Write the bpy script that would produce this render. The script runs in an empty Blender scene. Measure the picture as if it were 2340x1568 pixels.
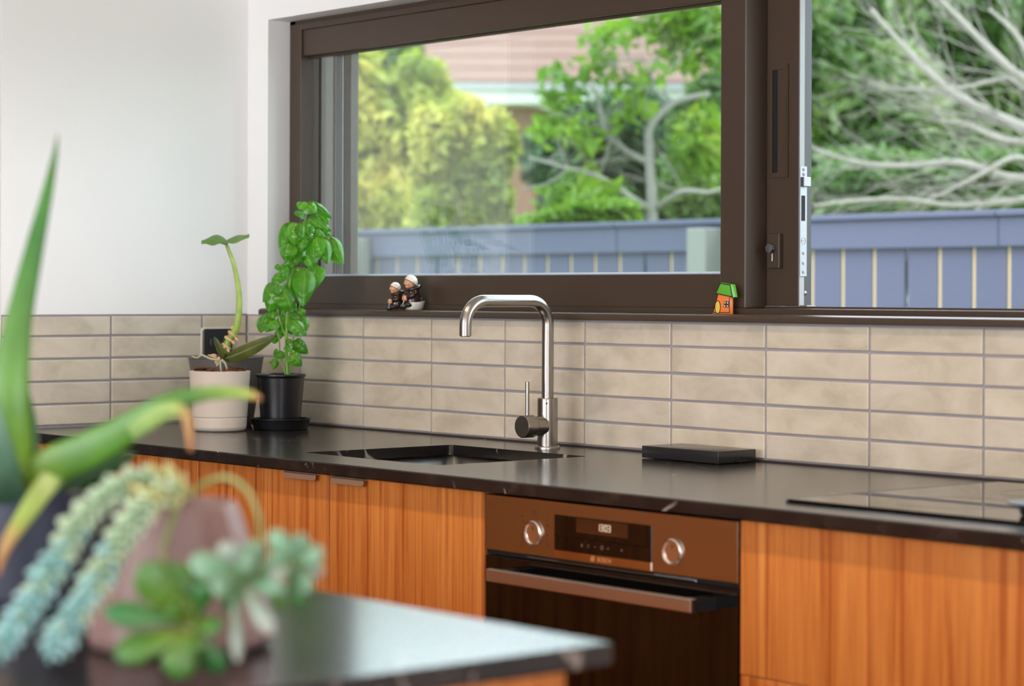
import bpy, bmesh, math, random
import numpy as np
from mathutils import Vector, Matrix

# ------------------------------------------------------------------ camera
# All coordinates in this file are metres, x along the window wall, y out through the window,
# z measured from the worktop; WT lifts them so that the floor lies at z = 0.
WT = 0.90
SC = bpy.context.scene
COL = SC.collection
FPX, YAW, ROLL, YSH = 5129.0, math.radians(-49.646), math.radians(0.201), -114.8
CAM = Vector((4.5933, -3.0555, 0.3117))
FW = Vector((math.sin(YAW), math.cos(YAW), 0))
_r = Vector((math.cos(YAW), -math.sin(YAW), 0)); _u = Vector((0, 0, 1))
RT = math.cos(ROLL) * _r + math.sin(ROLL) * _u
UP = -math.sin(ROLL) * _r + math.cos(ROLL) * _u
cd = bpy.data.cameras.new('camera'); cam = bpy.data.objects.new('camera', cd); COL.objects.link(cam)
m = Matrix((RT, UP, -FW)).transposed().to_4x4(); m.translation = CAM + Vector((0, 0, WT))
cam.matrix_world = m
cd.sensor_width = 36.0; cd.lens = 36.0 * FPX / 2340.0; cd.shift_y = YSH / 2340.0
cd.clip_start = 0.05; cd.clip_end = 300
cd.dof.use_dof = True; cd.dof.focus_distance = 4.50; cd.dof.aperture_fstop = 3.8; cd.dof.aperture_blades = 9
SC.camera = cam

# ------------------------------------------------------------------ light
SC.view_settings.view_transform = 'Standard'
SC.view_settings.look = 'None'
SC.view_settings.gamma = 1.0
SC.view_settings.use_curve_mapping = False
SC.view_settings.exposure = 0.0
SC.cycles.use_denoising = True
SC.cycles.max_bounces = 6
SC.cycles.diffuse_bounces = 3
SC.cycles.glossy_bounces = 3
SC.cycles.transmission_bounces = 3
SC.cycles.transparent_max_bounces = 10
SC.cycles.use_adaptive_sampling = True
SC.cycles.adaptive_threshold = 0.03
SC.cycles.sample_clamp_indirect = 6.0
SC.cycles.caustics_reflective = False
world = bpy.data.worlds.new('sky'); SC.world = world; world.use_nodes = True
bgn = world.node_tree.nodes['Background']
bgn.inputs[0].default_value = (0.80, 0.90, 1.0, 1); bgn.inputs[1].default_value = 6.5
sd = bpy.data.lights.new('sun', 'SUN'); sd.energy = 2.4; sd.angle = math.radians(4); sd.color = (1, 0.93, 0.8)
so = bpy.data.objects.new('sun', sd); COL.objects.link(so)
so.rotation_euler = Vector((-0.25, -0.42, -0.87)).to_track_quat('-Z', 'Y').to_euler()
def area(name, loc, direction, sx, sy, power, color):
    d = bpy.data.lights.new(name, 'AREA'); d.shape = 'RECTANGLE'; d.size = sx; d.size_y = sy
    d.energy = power; d.color = color
    o = bpy.data.objects.new(name, d); COL.objects.link(o)
    o.location = Vector(loc) + Vector((0, 0, WT)); o.rotation_euler = Vector(direction).to_track_quat('-Z', 'Z').to_euler()
    return o
area('daylight_garden_door', (2.6, -6.05, 0.20), (0, 1, 0), 3.6, 2.1, 108, (1.0, 0.96, 0.90))
area('daylight_side_door', (6.18, -3.95, 0.20), (-1, 0, 0), 1.5, 2.1, 36, (0.90, 0.95, 1.0))

# ------------------------------------------------------------------ helpers
def ray(px, py):
    return FW + RT * ((px - 1170) / FPX) - UP * ((py - 784 - YSH) / FPX)
def at(px, py, depth):
    return CAM + ray(px, py) * depth
def onp(px, py, ax, val):
    d = ray(px, py); return CAM + d * ((val - CAM[ax]) / d[ax])
def depth_of(p):
    return (Vector(p) - CAM).dot(FW)

class MB:
    def __init__(s): s.v = []; s.f = []; s.uv = []; s.has_uv = False; s.sm = []
    def add(s, vs, fs, smooth=False, uv=None):
        o = len(s.v); s.v += [tuple(p) for p in vs]
        for k, f in enumerate(fs):
            s.f.append([i + o for i in f]); s.sm.append(smooth)
        if uv is not None: s.has_uv = True; s.uv += list(uv)
        else: s.uv += [(0, 0)] * len(vs)
        return s
    def box(s, x0, x1, y0, y1, z0, z1, bev=0.0, seg=1):
        bm = bmesh.new(); bmesh.ops.create_cube(bm, size=1)
        for v in bm.verts:
            v.co = Vector((x0 + (v.co.x + .5) * (x1 - x0), y0 + (v.co.y + .5) * (y1 - y0), z0 + (v.co.z + .5) * (z1 - z0)))
        if bev > 0: bmesh.ops.bevel(bm, geom=list(bm.edges), offset=bev, segments=seg, affect='EDGES', profile=0.5)
        return s.bm(bm, False)
    def bm(s, bm, smooth=False):
        bm.verts.index_update()
        s.add([v.co[:] for v in bm.verts], [[v.index for v in f.verts] for f in bm.faces], smooth); bm.free(); return s
    def prism(s, poly, axis, a, b, bev=0.0, seg=1):
        # poly: 2D points in the plane of the two other axes (xy, xz or yz order); extruded along axis from a to b
        def P(p, t):
            if axis == 2: return (p[0], p[1], t)
            if axis == 1: return (p[0], t, p[1])
            return (t, p[0], p[1])
        bm = bmesh.new(); A = [bm.verts.new(P(p, a)) for p in poly]; B = [bm.verts.new(P(p, b)) for p in poly]
        n = len(poly); bm.faces.new(A); bm.faces.new(B[::-1])
        for i in range(n): bm.faces.new((A[i], B[i], B[(i + 1) % n], A[(i + 1) % n]))
        bmesh.ops.recalc_face_normals(bm, faces=list(bm.faces))
        if bev > 0: bmesh.ops.bevel(bm, geom=list(bm.edges), offset=bev, segments=seg, affect='EDGES', profile=0.5)
        return s.bm(bm, False)
    def tube(s, path, rad, n=10, cap=True, uv=True):
        path = [Vector(p) for p in path]; m = len(path)
        if not hasattr(rad, '__len__'): rad = [rad] * m
        ref = None; vs = []; uvs = []
        for i, p in enumerate(path):
            t = (path[min(i + 1, m - 1)] - path[max(i - 1, 0)]).normalized()
            if ref is None:
                ref = t.orthogonal().normalized()
            ref = (ref - t * ref.dot(t)).normalized(); b = t.cross(ref)
            for k in range(n):
                a = 2 * math.pi * k / n
                vs.append(p + (ref * math.cos(a) + b * math.sin(a)) * rad[i]); uvs.append((i / (m - 1), k / n))
        fs = [[i * n + k, i * n + (k + 1) % n, (i + 1) * n + (k + 1) % n, (i + 1) * n + k] for i in range(m - 1) for k in range(n)]
        if cap: fs += [list(range(n))[::-1], [(m - 1) * n + k for k in range(n)]]
        return s.add(vs, fs, True, uvs)
    def lathe(s, prof, c, n=48, axis=(0, 0, 1), closed=False):
        ax = Vector(axis).normalized(); e1 = ax.orthogonal().normalized(); e2 = ax.cross(e1); c = Vector(c)
        pr = [prof[0]]                                   # support rings keep long straight walls evenly shaded
        for (r0, z0), (r1, z1) in zip(prof[:-1], prof[1:]):
            L = math.hypot(r1 - r0, z1 - z0)
            if L > .012 and not closed:
                for t in (min(.0015 / L, .2), 1 - min(.0015 / L, .2)): pr.append((r0 + (r1 - r0) * t, z0 + (z1 - z0) * t))
            pr.append((r1, z1))
        prof = pr
        vs = []; fs = []; m = len(prof)
        for r, z in prof:
            for k in range(n):
                a = 2 * math.pi * k / n
                vs.append(c + ax * z + (e1 * math.cos(a) + e2 * math.sin(a)) * max(r, 1e-5))
        for i in range(m - 1 + (1 if closed else 0)):
            j = (i + 1) % m
            for k in range(n):
                fs.append([i * n + k, i * n + (k + 1) % n, j * n + (k + 1) % n, j * n + k])
        if not closed:
            fs.append(list(range(n))[::-1]); fs.append([(m - 1) * n + k for k in range(n)])
        return s.add(vs, fs, True)
    def ell(s, c, axes, n=12, m=8):
        # ellipsoid, axes: three vectors
        c = Vector(c); a, b, d = [Vector(q) for q in axes]; vs = []; fs = []
        for i in range(m + 1):
            th = math.pi * i / m
            for k in range(n):
                ph = 2 * math.pi * k / n
                vs.append(c + a * (math.sin(th) * math.cos(ph)) + b * (math.sin(th) * math.sin(ph)) + d * math.cos(th))
        for i in range(m):
            for k in range(n):
                fs.append([i * n + k, (i + 1) * n + k, (i + 1) * n + (k + 1) % n, i * n + (k + 1) % n])
        return s.add(vs, fs, True)
    def mesh(s, name, mat, org=(0, 0, 0)):
        me = bpy.data.meshes.new(name); o = Vector(org)
        me.from_pydata([tuple(Vector(p) - o) for p in s.v], [], s.f)
        me.polygons.foreach_set('use_smooth', s.sm)
        if s.has_uv:
            lay = me.uv_layers.new(name='uv'); idx = np.zeros(len(me.loops), dtype=np.int32)
            me.loops.foreach_get('vertex_index', idx)
            lay.data.foreach_set('uv', np.array(s.uv, dtype=np.float32)[idx].ravel())
        if mat is not None: me.materials.append(mat)
        bm = bmesh.new(); bm.from_mesh(me); bmesh.ops.recalc_face_normals(bm, faces=list(bm.faces)); bm.to_mesh(me); bm.free()
        me.update()
        if any(s.sm) and not all(s.sm): pass
        return me
    def build(s, name, mat, parent=None, angle=None, org=None):
        if org is None:
            org = parent['_o'] if parent is not None and '_o' in parent else None
        if org is None:
            a = np.array(s.v); org = ((a[:, 0].min() + a[:, 0].max()) / 2, (a[:, 1].min() + a[:, 1].max()) / 2, a[:, 2].min())
        me = s.mesh(name, mat, org)
        if angle: sharp(me, angle)
        o = bpy.data.objects.new(name, me); COL.objects.link(o); o['_o'] = tuple(org)
        place(o, org, parent); return o
def sharp(me, deg):
    try: me.set_sharp_from_angle(angle=math.radians(deg))
    except Exception: pass
def place(o, org, parent):
    if parent is None: o.location = Vector(org) + Vector((0, 0, WT))
    else:
        o.parent = parent; o.location = Vector(org) - Vector(parent['_o'])
def obj_of(name, me, parent, M):
    # M: scene-space matrix (worktop coordinates)
    o = bpy.data.objects.new(name, me); COL.objects.link(o); o.parent = parent
    L = M.copy(); L.translation = M.translation - Vector(parent['_o']); o.matrix_basis = L
    o['_o'] = tuple(M.translation); return o
def tag(o, label, cat, group=None, kind=None):
    o['label'] = label; o['category'] = cat
    if group: o['group'] = group
    if kind: o['kind'] = kind
    return o
def thing(name, label, cat, org, group=None):
    o = bpy.data.objects.new(name, None); COL.objects.link(o); o['_o'] = tuple(org); o.empty_display_size = .02
    o.location = Vector(org) + Vector((0, 0, WT)); return tag(o, label, cat, group)
def struct(o, label=None):
    o['kind'] = 'structure'
    if label: o['label'] = label
    return o
def spath(pts, n=6):
    # Catmull-Rom through points (vectors of any size)
    P = [np.array(p, float) for p in pts]; out = []
    for i in range(len(P) - 1):
        p0 = P[max(i - 1, 0)]; p1 = P[i]; p2 = P[i + 1]; p3 = P[min(i + 2, len(P) - 1)]
        for k in range(n):
            t = k / n
            out.append(.5 * ((2 * p1) + (-p0 + p2) * t + (2 * p0 - 5 * p1 + 4 * p2 - p3) * t * t + (-p0 + 3 * p1 - 3 * p2 + p3) * t ** 3))
    out.append(P[-1]); return out

# ------------------------------------------------------------------ materials
def srgb(c):
    f = lambda v: (v / 255 / 12.92) if v / 255 <= .04045 else ((v / 255 + .055) / 1.055) ** 2.4
    return tuple(f(v) for v in c) + (1.0,)
class N:
    def __init__(s, name):
        s.m = bpy.data.materials.new(name); s.m.use_nodes = True; s.t = s.m.node_tree; s.b = s.t.nodes['Principled BSDF']
    def n(s, typ, **kw):
        nd = s.t.nodes.new(typ)
        for k, v in kw.items():
            if k in nd.inputs.keys() if isinstance(k, str) else False: nd.inputs[k].default_value = v
            else: setattr(nd, k, v)
        return nd
    def l(s, a, b): s.t.links.new(a, b)
    def pos(s, scale=(1, 1, 1), rnd=False, kind='pos'):
        if kind == 'pos': src = s.n('ShaderNodeNewGeometry').outputs['Position']
        else: src = s.n('ShaderNodeTexCoord').outputs['Object']
        mp = s.n('ShaderNodeMapping'); mp.inputs['Scale'].default_value = scale; s.l(src, mp.inputs['Vector'])
        if rnd:
            oi = s.n('ShaderNodeObjectInfo'); mu = s.n('ShaderNodeMath', operation='MULTIPLY'); mu.inputs[1].default_value = 37.0
            s.l(oi.outputs['Random'], mu.inputs[0]); s.l(mu.outputs[0], mp.inputs['Location'])
        return mp.outputs[0]
    def noise(s, vec, scale=5, detail=3, rough=.5, dist=0):
        nd = s.n('ShaderNodeTexNoise'); nd.inputs['Scale'].default_value = scale; nd.inputs['Detail'].default_value = detail
        nd.inputs['Roughness'].default_value = rough; nd.inputs['Distortion'].default_value = dist
        s.l(vec, nd.inputs['Vector']); return nd.outputs['Fac']
    def ramp(s, fac, stops):
        nd = s.n('ShaderNodeValToRGB'); e = nd.color_ramp.elements
        while len(e) < len(stops): e.new(0.5)
        for el, (p, c) in zip(e, stops): el.position = p; el.color = c
        s.l(fac, nd.inputs[0]); return nd.outputs[0]
    def mix(s, fac, a, b, mode='MIX'):
        nd = s.n('ShaderNodeMix', data_type='RGBA', blend_type=mode)
        for sock, v in ((nd.inputs[0], fac), (nd.inputs[6], a), (nd.inputs[7], b)):
            if hasattr(v, 'is_linked') or hasattr(v, 'links'): s.l(v, sock)
            else: sock.default_value = v
        return nd.outputs[2]
    def bump(s, h, strength=.2, dist=.001):
        nd = s.n('ShaderNodeBump'); nd.inputs['Strength'].default_value = strength; nd.inputs['Distance'].default_value = dist
        s.l(h, nd.inputs['Height']); s.l(nd.outputs[0], s.b.inputs['Normal'])
    def col(s, c):
        if hasattr(c, 'links'): s.l(c, s.b.inputs['Base Color'])
        else: s.b.inputs['Base Color'].default_value = c
    def p(s, **kw):
        for k, v in kw.items(): s.b.inputs[k.replace('_', ' ')].default_value = v
        return s
def plain(name, c, rough=.5, metal=0, spec=.5, bump=None, **kw):
    q = N(name); q.col(srgb(c)); q.p(Roughness=rough, Metallic=metal); q.b.inputs['Specular IOR Level'].default_value = spec
    if bump: q.bump(q.noise(q.pos(), bump[0], 3), bump[1], bump[2])
    for k, v in kw.items(): q.b.inputs[k.replace('_', ' ')].default_value = v
    return q.m
def m_plaster():
    q = N('white_paint'); v = q.pos(); q.col(srgb((240, 238, 236))); q.p(Roughness=.75); q.bump(q.noise(v, 180, 2), .05, .0006); return q.m
def m_tile():
    q = N('glazed_tile'); v = q.pos((1, 1, 1.6), True)
    a = q.noise(v, 9, 4, .6, .4); b = q.noise(q.pos((1, 1, 1), True), 420, 2)
    oi = q.n('ShaderNodeObjectInfo')
    c = q.ramp(a, [(.28, srgb((188, 176, 156))), (.5, srgb((210, 197, 177))), (.75, srgb((222, 211, 194)))])
    sp = q.ramp(b, [(.0, (1, 1, 1, 1)), (.70, (1, 1, 1, 1)), (.78, srgb((196, 170, 140)))])
    c = q.mix(.55, c, sp, 'MULTIPLY')
    t = q.ramp(oi.outputs['Random'], [(0, (.93, .93, .95, 1)), (1, (1, .99, .97, 1))])
    c = q.mix(1.0, c, t, 'MULTIPLY'); q.col(c); q.p(Roughness=.34)
    q.bump(q.noise(q.pos((1, 1, 1), True), 14, 2), .35, .004); return q.m
def m_stone():
    q = N('black_marble'); v = q.pos()
    wv = q.n('ShaderNodeVectorMath', operation='ADD'); q.l(v, wv.inputs[0])
    nd = q.n('ShaderNodeTexNoise'); nd.inputs['Scale'].default_value = 4; nd.inputs['Detail'].default_value = 3; q.l(v, nd.inputs['Vector'])
    sc = q.n('ShaderNodeVectorMath', operation='SCALE'); sc.inputs['Scale'].default_value = .35; q.l(nd.outputs['Color'], sc.inputs[0]); q.l(sc.outputs[0], wv.inputs[1])
    vo = q.n('ShaderNodeTexVoronoi', feature='DISTANCE_TO_EDGE'); vo.inputs['Scale'].default_value = 4.2; q.l(wv.outputs[0], vo.inputs['Vector'])
    vein = q.ramp(vo.outputs['Distance'], [(0, (1, 1, 1, 1)), (.007, (.5, .5, .5, 1)), (.02, (0, 0, 0, 1))])
    msk = q.ramp(q.noise(v, 6, 2), [(.56, (0, 0, 0, 1)), (.72, (1, 1, 1, 1))])
    vm = q.mix(1.0, vein, msk, 'MULTIPLY')
    base = q.ramp(q.noise(v, 11, 5, .6, .8), [(.3, srgb((20, 18, 18))), (.55, srgb((33, 29, 28))), (.8, srgb((58, 48, 42)))])
    fl_ = q.ramp(q.noise(q.pos((1, 1.6, 1)), 26, 2, .5, 1.2), [(.70, (0, 0, 0, 1)), (.76, (1, 1, 1, 1))])        # small pale flecks
    mott = q.mix(fl_, base, srgb((150, 138, 134)))
    q.col(q.mix(vm, mott, srgb((196, 180, 168)))); q.p(Roughness=.18); q.b.inputs['Specular IOR Level'].default_value = .5
    return q.m
def m_wood(name, tint=(1, 1, 1, 1)):
    q = N(name)
    v = q.pos((1, 1, .035), True); fine = q.noise(v, 150, 4, .65, .3)
    v2 = q.pos((1, 1, .06), True); wide = q.noise(v2, 16, 3, .5, .9)
    v3 = q.pos((1, 1, .02), True); lines = q.noise(v3, 70, 2, .5, .4)
    c = q.ramp(wide, [(.25, srgb((188, 110, 46))), (.5, srgb((204, 128, 60))), (.75, srgb((216, 144, 74)))])
    d = q.ramp(lines, [(.36, srgb((190, 130, 96))), (.50, (1, 1, 1, 1))])
    e = q.ramp(fine, [(.3, srgb((205, 175, 150))), (.6, (1, 1, 1, 1))])
    c = q.mix(.6, c, d, 'MULTIPLY'); c = q.mix(.6, c, e, 'MULTIPLY'); c = q.mix(1.0, c, tint, 'MULTIPLY')
    q.col(c); q.p(Roughness=.42); q.bump(fine, .06, .0005); return q.m
def m_brushed(name, c, rough=.28, scale=(1, 1, 1), s=300):
    q = N(name); q.col(srgb(c)); q.p(Metallic=1.0, Roughness=rough); q.bump(q.noise(q.pos(scale), s, 2), .04, .0004); return q.m
def m_glass(name, tint=(.96, .985, .975, 1)):
    q = N(name); q.t.nodes.remove(q.b); out = q.t.nodes['Material Output']
    tr = q.n('ShaderNodeBsdfTransparent'); tr.inputs[0].default_value = tint
    gl = q.n('ShaderNodeBsdfGlossy'); gl.inputs['Roughness'].default_value = 0.0; gl.inputs[0].default_value = (1, 1, 1, 1)
    fr = q.n('ShaderNodeFresnel'); ge = q.n('ShaderNodeNewGeometry'); mr = q.n('ShaderNodeMapRange')
    mr.inputs['To Min'].default_value = 1.5; mr.inputs['To Max'].default_value = 1 / 1.5      # same reflectance on both faces of the pane
    q.l(ge.outputs['Backfacing'], mr.inputs['Value']); q.l(mr.outputs[0], fr.inputs[0])
    mx = q.n('ShaderNodeMixShader'); q.l(fr.outputs[0], mx.inputs[0]); q.l(tr.outputs[0], mx.inputs[1]); q.l(gl.outputs[0], mx.inputs[2]); q.l(mx.outputs[0], out.inputs[0]); return q.m
def m_leaf(name, stops, rough=.4, trans=.35, along='x', rib=None, noise=None):
    # colour along the leaf (UV x) plus lighter midrib (UV y) and soft mottling; part of the light passes through
    q = N(name); out = q.t.nodes['Material Output']
    uv = q.n('ShaderNodeUVMap'); sp = q.n('ShaderNodeSeparateXYZ'); q.l(uv.outputs[0], sp.inputs[0])
    c = q.ramp(sp.outputs[0], stops)
    if rib is not None:
        r = q.ramp(sp.outputs[1], [(.44, (0, 0, 0, 1)), (.5, (1, 1, 1, 1)), (.56, (0, 0, 0, 1))]); c = q.mix(r, c, rib)
    nz = q.ramp(q.noise(q.pos((1, 1, 1), True), noise or 40, 3), [(.3, (.72, .74, .7, 1)), (.7, (1.12, 1.1, 1.05, 1))])
    c = q.mix(1.0, c, nz, 'MULTIPLY')
    oi = q.n('ShaderNodeObjectInfo'); rr = q.ramp(oi.outputs['Random'], [(0, (.78, .84, .75, 1)), (1, (1.12, 1.06, 1.0, 1))]); c = q.mix(1.0, c, rr, 'MULTIPLY')
    q.col(c); q.p(Roughness=rough)
    if trans > 0:
        tl = q.n('ShaderNodeBsdfTranslucent'); q.l(c, tl.inputs[0]); mx = q.n('ShaderNodeMixShader'); mx.inputs[0].default_value = trans
        q.l(q.b.outputs[0], mx.inputs[1]); q.l(tl.outputs[0], mx.inputs[2]); q.l(mx.outputs[0], out.inputs[0])
    return q.m
def m_foliage(name, stops, scale=1.2, trans=.4):
    q = N(name); out = q.t.nodes['Material Output']
    c = q.ramp(q.noise(q.pos(), scale, 4, .6), stops)
    c2 = q.ramp(q.noise(q.pos(), 14, 2), [(.3, (.7, .7, .7, 1)), (.7, (1.25, 1.2, 1.1, 1))]); c = q.mix(1.0, c, c2, 'MULTIPLY')
    q.col(c); q.p(Roughness=.5); tl = q.n('ShaderNodeBsdfTranslucent'); q.l(c, tl.inputs[0])
    mx = q.n('ShaderNodeMixShader'); mx.inputs[0].default_value = trans
    q.l(q.b.outputs[0], mx.inputs[1]); q.l(tl.outputs[0], mx.inputs[2]); q.l(mx.outputs[0], out.inputs[0]); return q.m
def m_emit(name, c, s):
    q = N(name); q.col((0, 0, 0, 1)); q.b.inputs['Emission Color'].default_value = srgb(c); q.b.inputs['Emission Strength'].default_value = s; return q.m
M = {}
M['paint'] = m_plaster(); M['tile'] = m_tile(); M['stone'] = m_stone(); M['wood'] = m_wood('teak_veneer')
M['grout'] = plain('grey_grout', (158, 152, 156), .9, bump=(300, .2, .001))
M['bronze'] = plain('bronze_powder_coat', (66, 51, 39), .42, bump=(900, .08, .0004))
M['alu'] = plain('bare_aluminium', (134, 135, 140), .42, 1.0)
M['alu_white'] = plain('pale_seal', (150, 150, 154), .5)
M['glass'] = m_glass('window_glass')
M['steel'] = m_brushed('brushed_steel', (158, 152, 145), .27, (1, 1, .02), 400)
M['sink_steel'] = m_brushed('sink_steel', (170, 168, 166), .3, (1, .02, 1), 300)
M['oven_steel'] = m_brushed('oven_steel', (186, 176, 166), .21, (.02, 1, 1), 500)
M['black_glass'] = plain('black_glass', (9, 7, 7), .03, 0, .6)
M['black_plastic'] = plain('black_plastic', (16, 16, 18), .35)
M['black_gap'] = plain('black_void', (5, 5, 5), .8)
M['handle_bronze'] = plain('bronze_tab', (150, 120, 96), .5)
M['floor'] = m_wood('floor_boards', (.62, .6, .6, 1))
M['slab'] = plain('slate', (38, 38, 40), .22, bump=(90, .25, .002))
M['white_pot'] = plain('matte_cream_ceramic', (214, 199, 184), .5)
M['grey_pot'] = plain('matte_grey_ceramic', (92, 86, 84), .5)
M['black_pot'] = plain('black_nursery_plastic', (20, 20, 24), .28)
M['pink_pot'] = plain('mauve_glaze', (136, 106, 100), .48)
M['navy_pot'] = plain('dark_navy_glaze', (48, 50, 66), .4)
M['soil'] = plain('potting_soil', (52, 36, 26), .95, bump=(120, 1, .01))
M['bark'] = plain('bark_chip', (96, 58, 34), .85, bump=(200, .5, .003))
M['white_glaze'] = plain('white_glaze', (226, 220, 210), .2)
M['skin_glaze'] = plain('skin_glaze', (226, 168, 130), .3)
M['hair_glaze'] = plain('cream_cap_glaze', (238, 226, 214), .25)
M['robe_glaze'] = plain('dark_brown_glaze', (48, 28, 26), .18)
M['shoe_glaze'] = plain('black_glaze', (12, 14, 13), .15)
M['fence'] = plain('blue_grey_stain', (66, 68, 88), .75, bump=(60, .4, .004))
M['timber'] = plain('pine_and_gap_light', (176, 152, 112), .8)  # fence rails, and the light painted between the palings
M['concrete'] = plain('pale_concrete', (112, 112, 107), .9)

# ------------------------------------------------------------------ room shell
DOORTOP = 1.25
f = MB().box(-1.9, 6.2, -6.3, 0.0, -0.96, -WT); fl = struct(f.build('floor', M['floor']))
f = MB().box(-1.9, 6.2, -6.3, 0.25, 1.56, 1.62); struct(f.build('ceiling', M['paint']))
f = MB().box(-1.9, 6.2, 0.25, 0.62, 1.50, 1.62); struct(f.build('trim_1', M['paint']), 'unseen white eaves added above the window to block the sun')  # unseen overhang, added to keep the sun off the worktop
# left wall (a short nib closing the worktop)
wl = struct(MB().box(-0.12, -0.004, -0.662, 0.0, -WT, 0.2585).box(-0.12, 0.0, -0.662, 0.0, 0.2585, 1.56).build('wall_left', M['paint']))
g = MB().box(-0.0055, -0.0036, -0.659, 0.0, 0.0, 0.2575).build('grout', M['grout'], wl)
WX0, WX1, WZ0, WZ1 = 0.0856, 3.17, 0.2570, 0.9680
wb = MB().box(-1.9, 6.2, 0.004, 0.25, -WT, WZ0).box(-1.9, WX0, 0.0, 0.25, WZ0, 1.56).box(WX1, 6.2, 0.0, 0.25, WZ0, 1.56).box(WX0, WX1, 0.0, 0.25, WZ1, 1.56)
wb = struct(wb.build('wall_back', M['paint']))
MB().box(-0.002, 4.2, 0.0038, 0.0055, 0.0, 0.2575).build('grout', M['grout'], wb)
struct(MB().box(-2.0, -1.9, -6.3, 0.25, -WT, 1.56).build('wall_far', plain('far_room_dark', (72, 62, 55), .6)))  # dark colour stands in for the dim far room mirrored in the panes
struct(MB().box(6.2, 6.3, -6.3, -4.7, -WT, 1.56).box(6.2, 6.3, -3.2, 0.25, -WT, 1.56).box(6.2, 6.3, -4.7, -3.2, DOORTOP, 1.56).build('wall_right', M['paint']))
struct(MB().box(-1.9, 0.7, -6.4, -6.3, -WT, 1.56).box(4.5, 6.2, -6.4, -6.3, -WT, 1.56).box(0.7, 4.5, -6.4, -6.3, DOORTOP, 1.56).build('wall_rear', M['paint']))

# ------------------------------------------------------------------ wall tiles
TH, TW, GAP = 0.052, 0.2502, 0.0044
rng = random.Random(7)
def tile_mesh(w, h, seed):
    # tile lying in the xz plane, face at y = 0 looking to -y, a little uneven along its edges
    r = random.Random(seed); nx = 8 if w > .12 else 4
    bm = bmesh.new(); bmesh.ops.create_cube(bm, size=1)
    for v in bm.verts: v.co = Vector((v.co.x * w, v.co.y * .008 + .004, v.co.z * h))
    bmesh.ops.bevel(bm, geom=[e for e in bm.edges], offset=.0022, segments=2, affect='EDGES', profile=.5)
    for v in bm.verts:
        v.co.z += .0005 * math.sin(v.co.x * 40 + seed) ; v.co.x += r.uniform(-.0002, .0002)
    q = MB(); q.bm(bm, False); return q.mesh("tile", M["tile"])
TM = [tile_mesh(TW - GAP, TH - GAP, i) for i in range(5)]
def put_tile(parent, x, y, z, rotz, me):
    Mx = Matrix.Translation((x, y, z)) @ Matrix.Rotation(rotz + rng.uniform(-.002, .002), 4, 'Z') @ Matrix.Rotation(rng.uniform(-.004, .004), 4, 'X')
    obj_of('tile', me, parent, Mx)
X0 = 0.4733
cut = {}
def cutm(w, h, s):
    k = (round(w, 3), round(h, 3))
    if k not in cut: cut[k] = tile_mesh(w, h, s)
    return cut[k]
for r in range(5):
    zc = (4 - r) * TH + TH / 2; h = TH - GAP
    if r == 0: zc -= .0022; h -= .0045
    if r == 4: zc += .0015; h -= .003
    full = TM if r in (1, 2, 3) else None
    for c in range(-1, 15):
        me = rng.choice(TM) if full else cutm(TW - GAP, h, c + 3)
        put_tile(wb, X0 + (c + .5) * TW - (0 if c >= 0 else 0), 0, zc, 0, me)
    w = X0 - TW - GAP / 2 - .002                     # cut piece at the corner
    put_tile(wb, .002 + w / 2, 0, zc, 0, cutm(w, h, r))
    # left wall, faces +x
    def lt(y0, y1): put_tile(wl, 0.0, (y0 + y1) / 2, zc, math.pi / 2, cutm(y1 - y0 - GAP, h, int(-y0 * 100)))
    lt(-.1290, -.001); lt(-.3785, -.1290); lt(-.6285, -.3785); lt(-.659, -.6285)

# ------------------------------------------------------------------ window
win = thing('window_1', 'wide bronze sliding window above the tiled splashback, its outer sash slid open', 'window', (WX0, .1, WZ0)); win['kind'] = 'structure'
BR = M['bronze']
MB().box(WX0, .108, .064, .20, .272, .968).build('frame', BR, win)
MB().box(.108, .1505, .051, .20, .272, .957, .0008).build('frame', BR, win)
MB().box(WX0, WX1, .064, .20, .953, .968).build('frame', BR, win)
MB().box(.1505, WX1, .051, .20, .9425, .957, .0008).build('frame', BR, win)
MB().box(WX1 - .05, WX1, .051, .20, .272, .957).build('frame', BR, win)
MB().box(WX0, WX1, .051, .20, .262, .2835, .0008).build('frame', BR, win)
for y in (.108, .150, .172, .186):
    MB().box(.1505, .1545 + (.004 if y > .16 else 0), y, y + .004, .2835, .9425).build('track_rib', M['alu'] if y > .16 else BR, win)  # outer ribs get pale metal in place of light falling on them
MB().box(.1505, WX1 - .05, .107, .110, .2835, .2875).build('track_rib', BR, win)
sill = MB().prism([(.051, .2600), (.051, .2722), (-.010, .2722), (-.0155, .2700), (-.0175, .2660), (-.0175, .2588), (-.016, .2575), (.004, .2575), (.004, .26)], 0, .0735, WX1 + .02)
sill.build('window_sill', BR, win, 30)
def sash(name):
    o = bpy.data.objects.new(name, None); COL.objects.link(o); o['_o'] = win['_o']; o.parent = win; o.empty_display_size = .02; return o
s1 = sash('fixed_sash')
MB().box(.1505, 1.5533, .057, .107, .8794, .9425, .001).build('rail', BR, s1)
MB().box(.1505, 1.5533, .057, .107, .2835, .3490, .001).build('rail', BR, s1)
MB().box(1.5533, 1.6211, .0535, .1116, .2835, .9420, .0025, 2).build('stile', BR, s1)
MB().box(.1505, 1.5533, .082, .088, .340, .885).build('glass_pane', M['glass'], s1)
MB().box(.1505, 1.5533, .0745, .0815, .3490, .3545, .0015).build('glazing_bead', plain('bead_sky_glint', (196, 210, 226), .25), s1)  # lower bead's pale blue paints in the sky's reflection
MB().box(.1505, 1.5533, .0745, .0815, .8745, .8794, .001).build('glazing_bead', BR, s1)
MB().box(1.5475, 1.5533, .0745, .0815, .3545, .8745, .001).build('glazing_bead', BR, s1)
s2 = sash('sliding_sash')
RX = 1.7032
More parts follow.
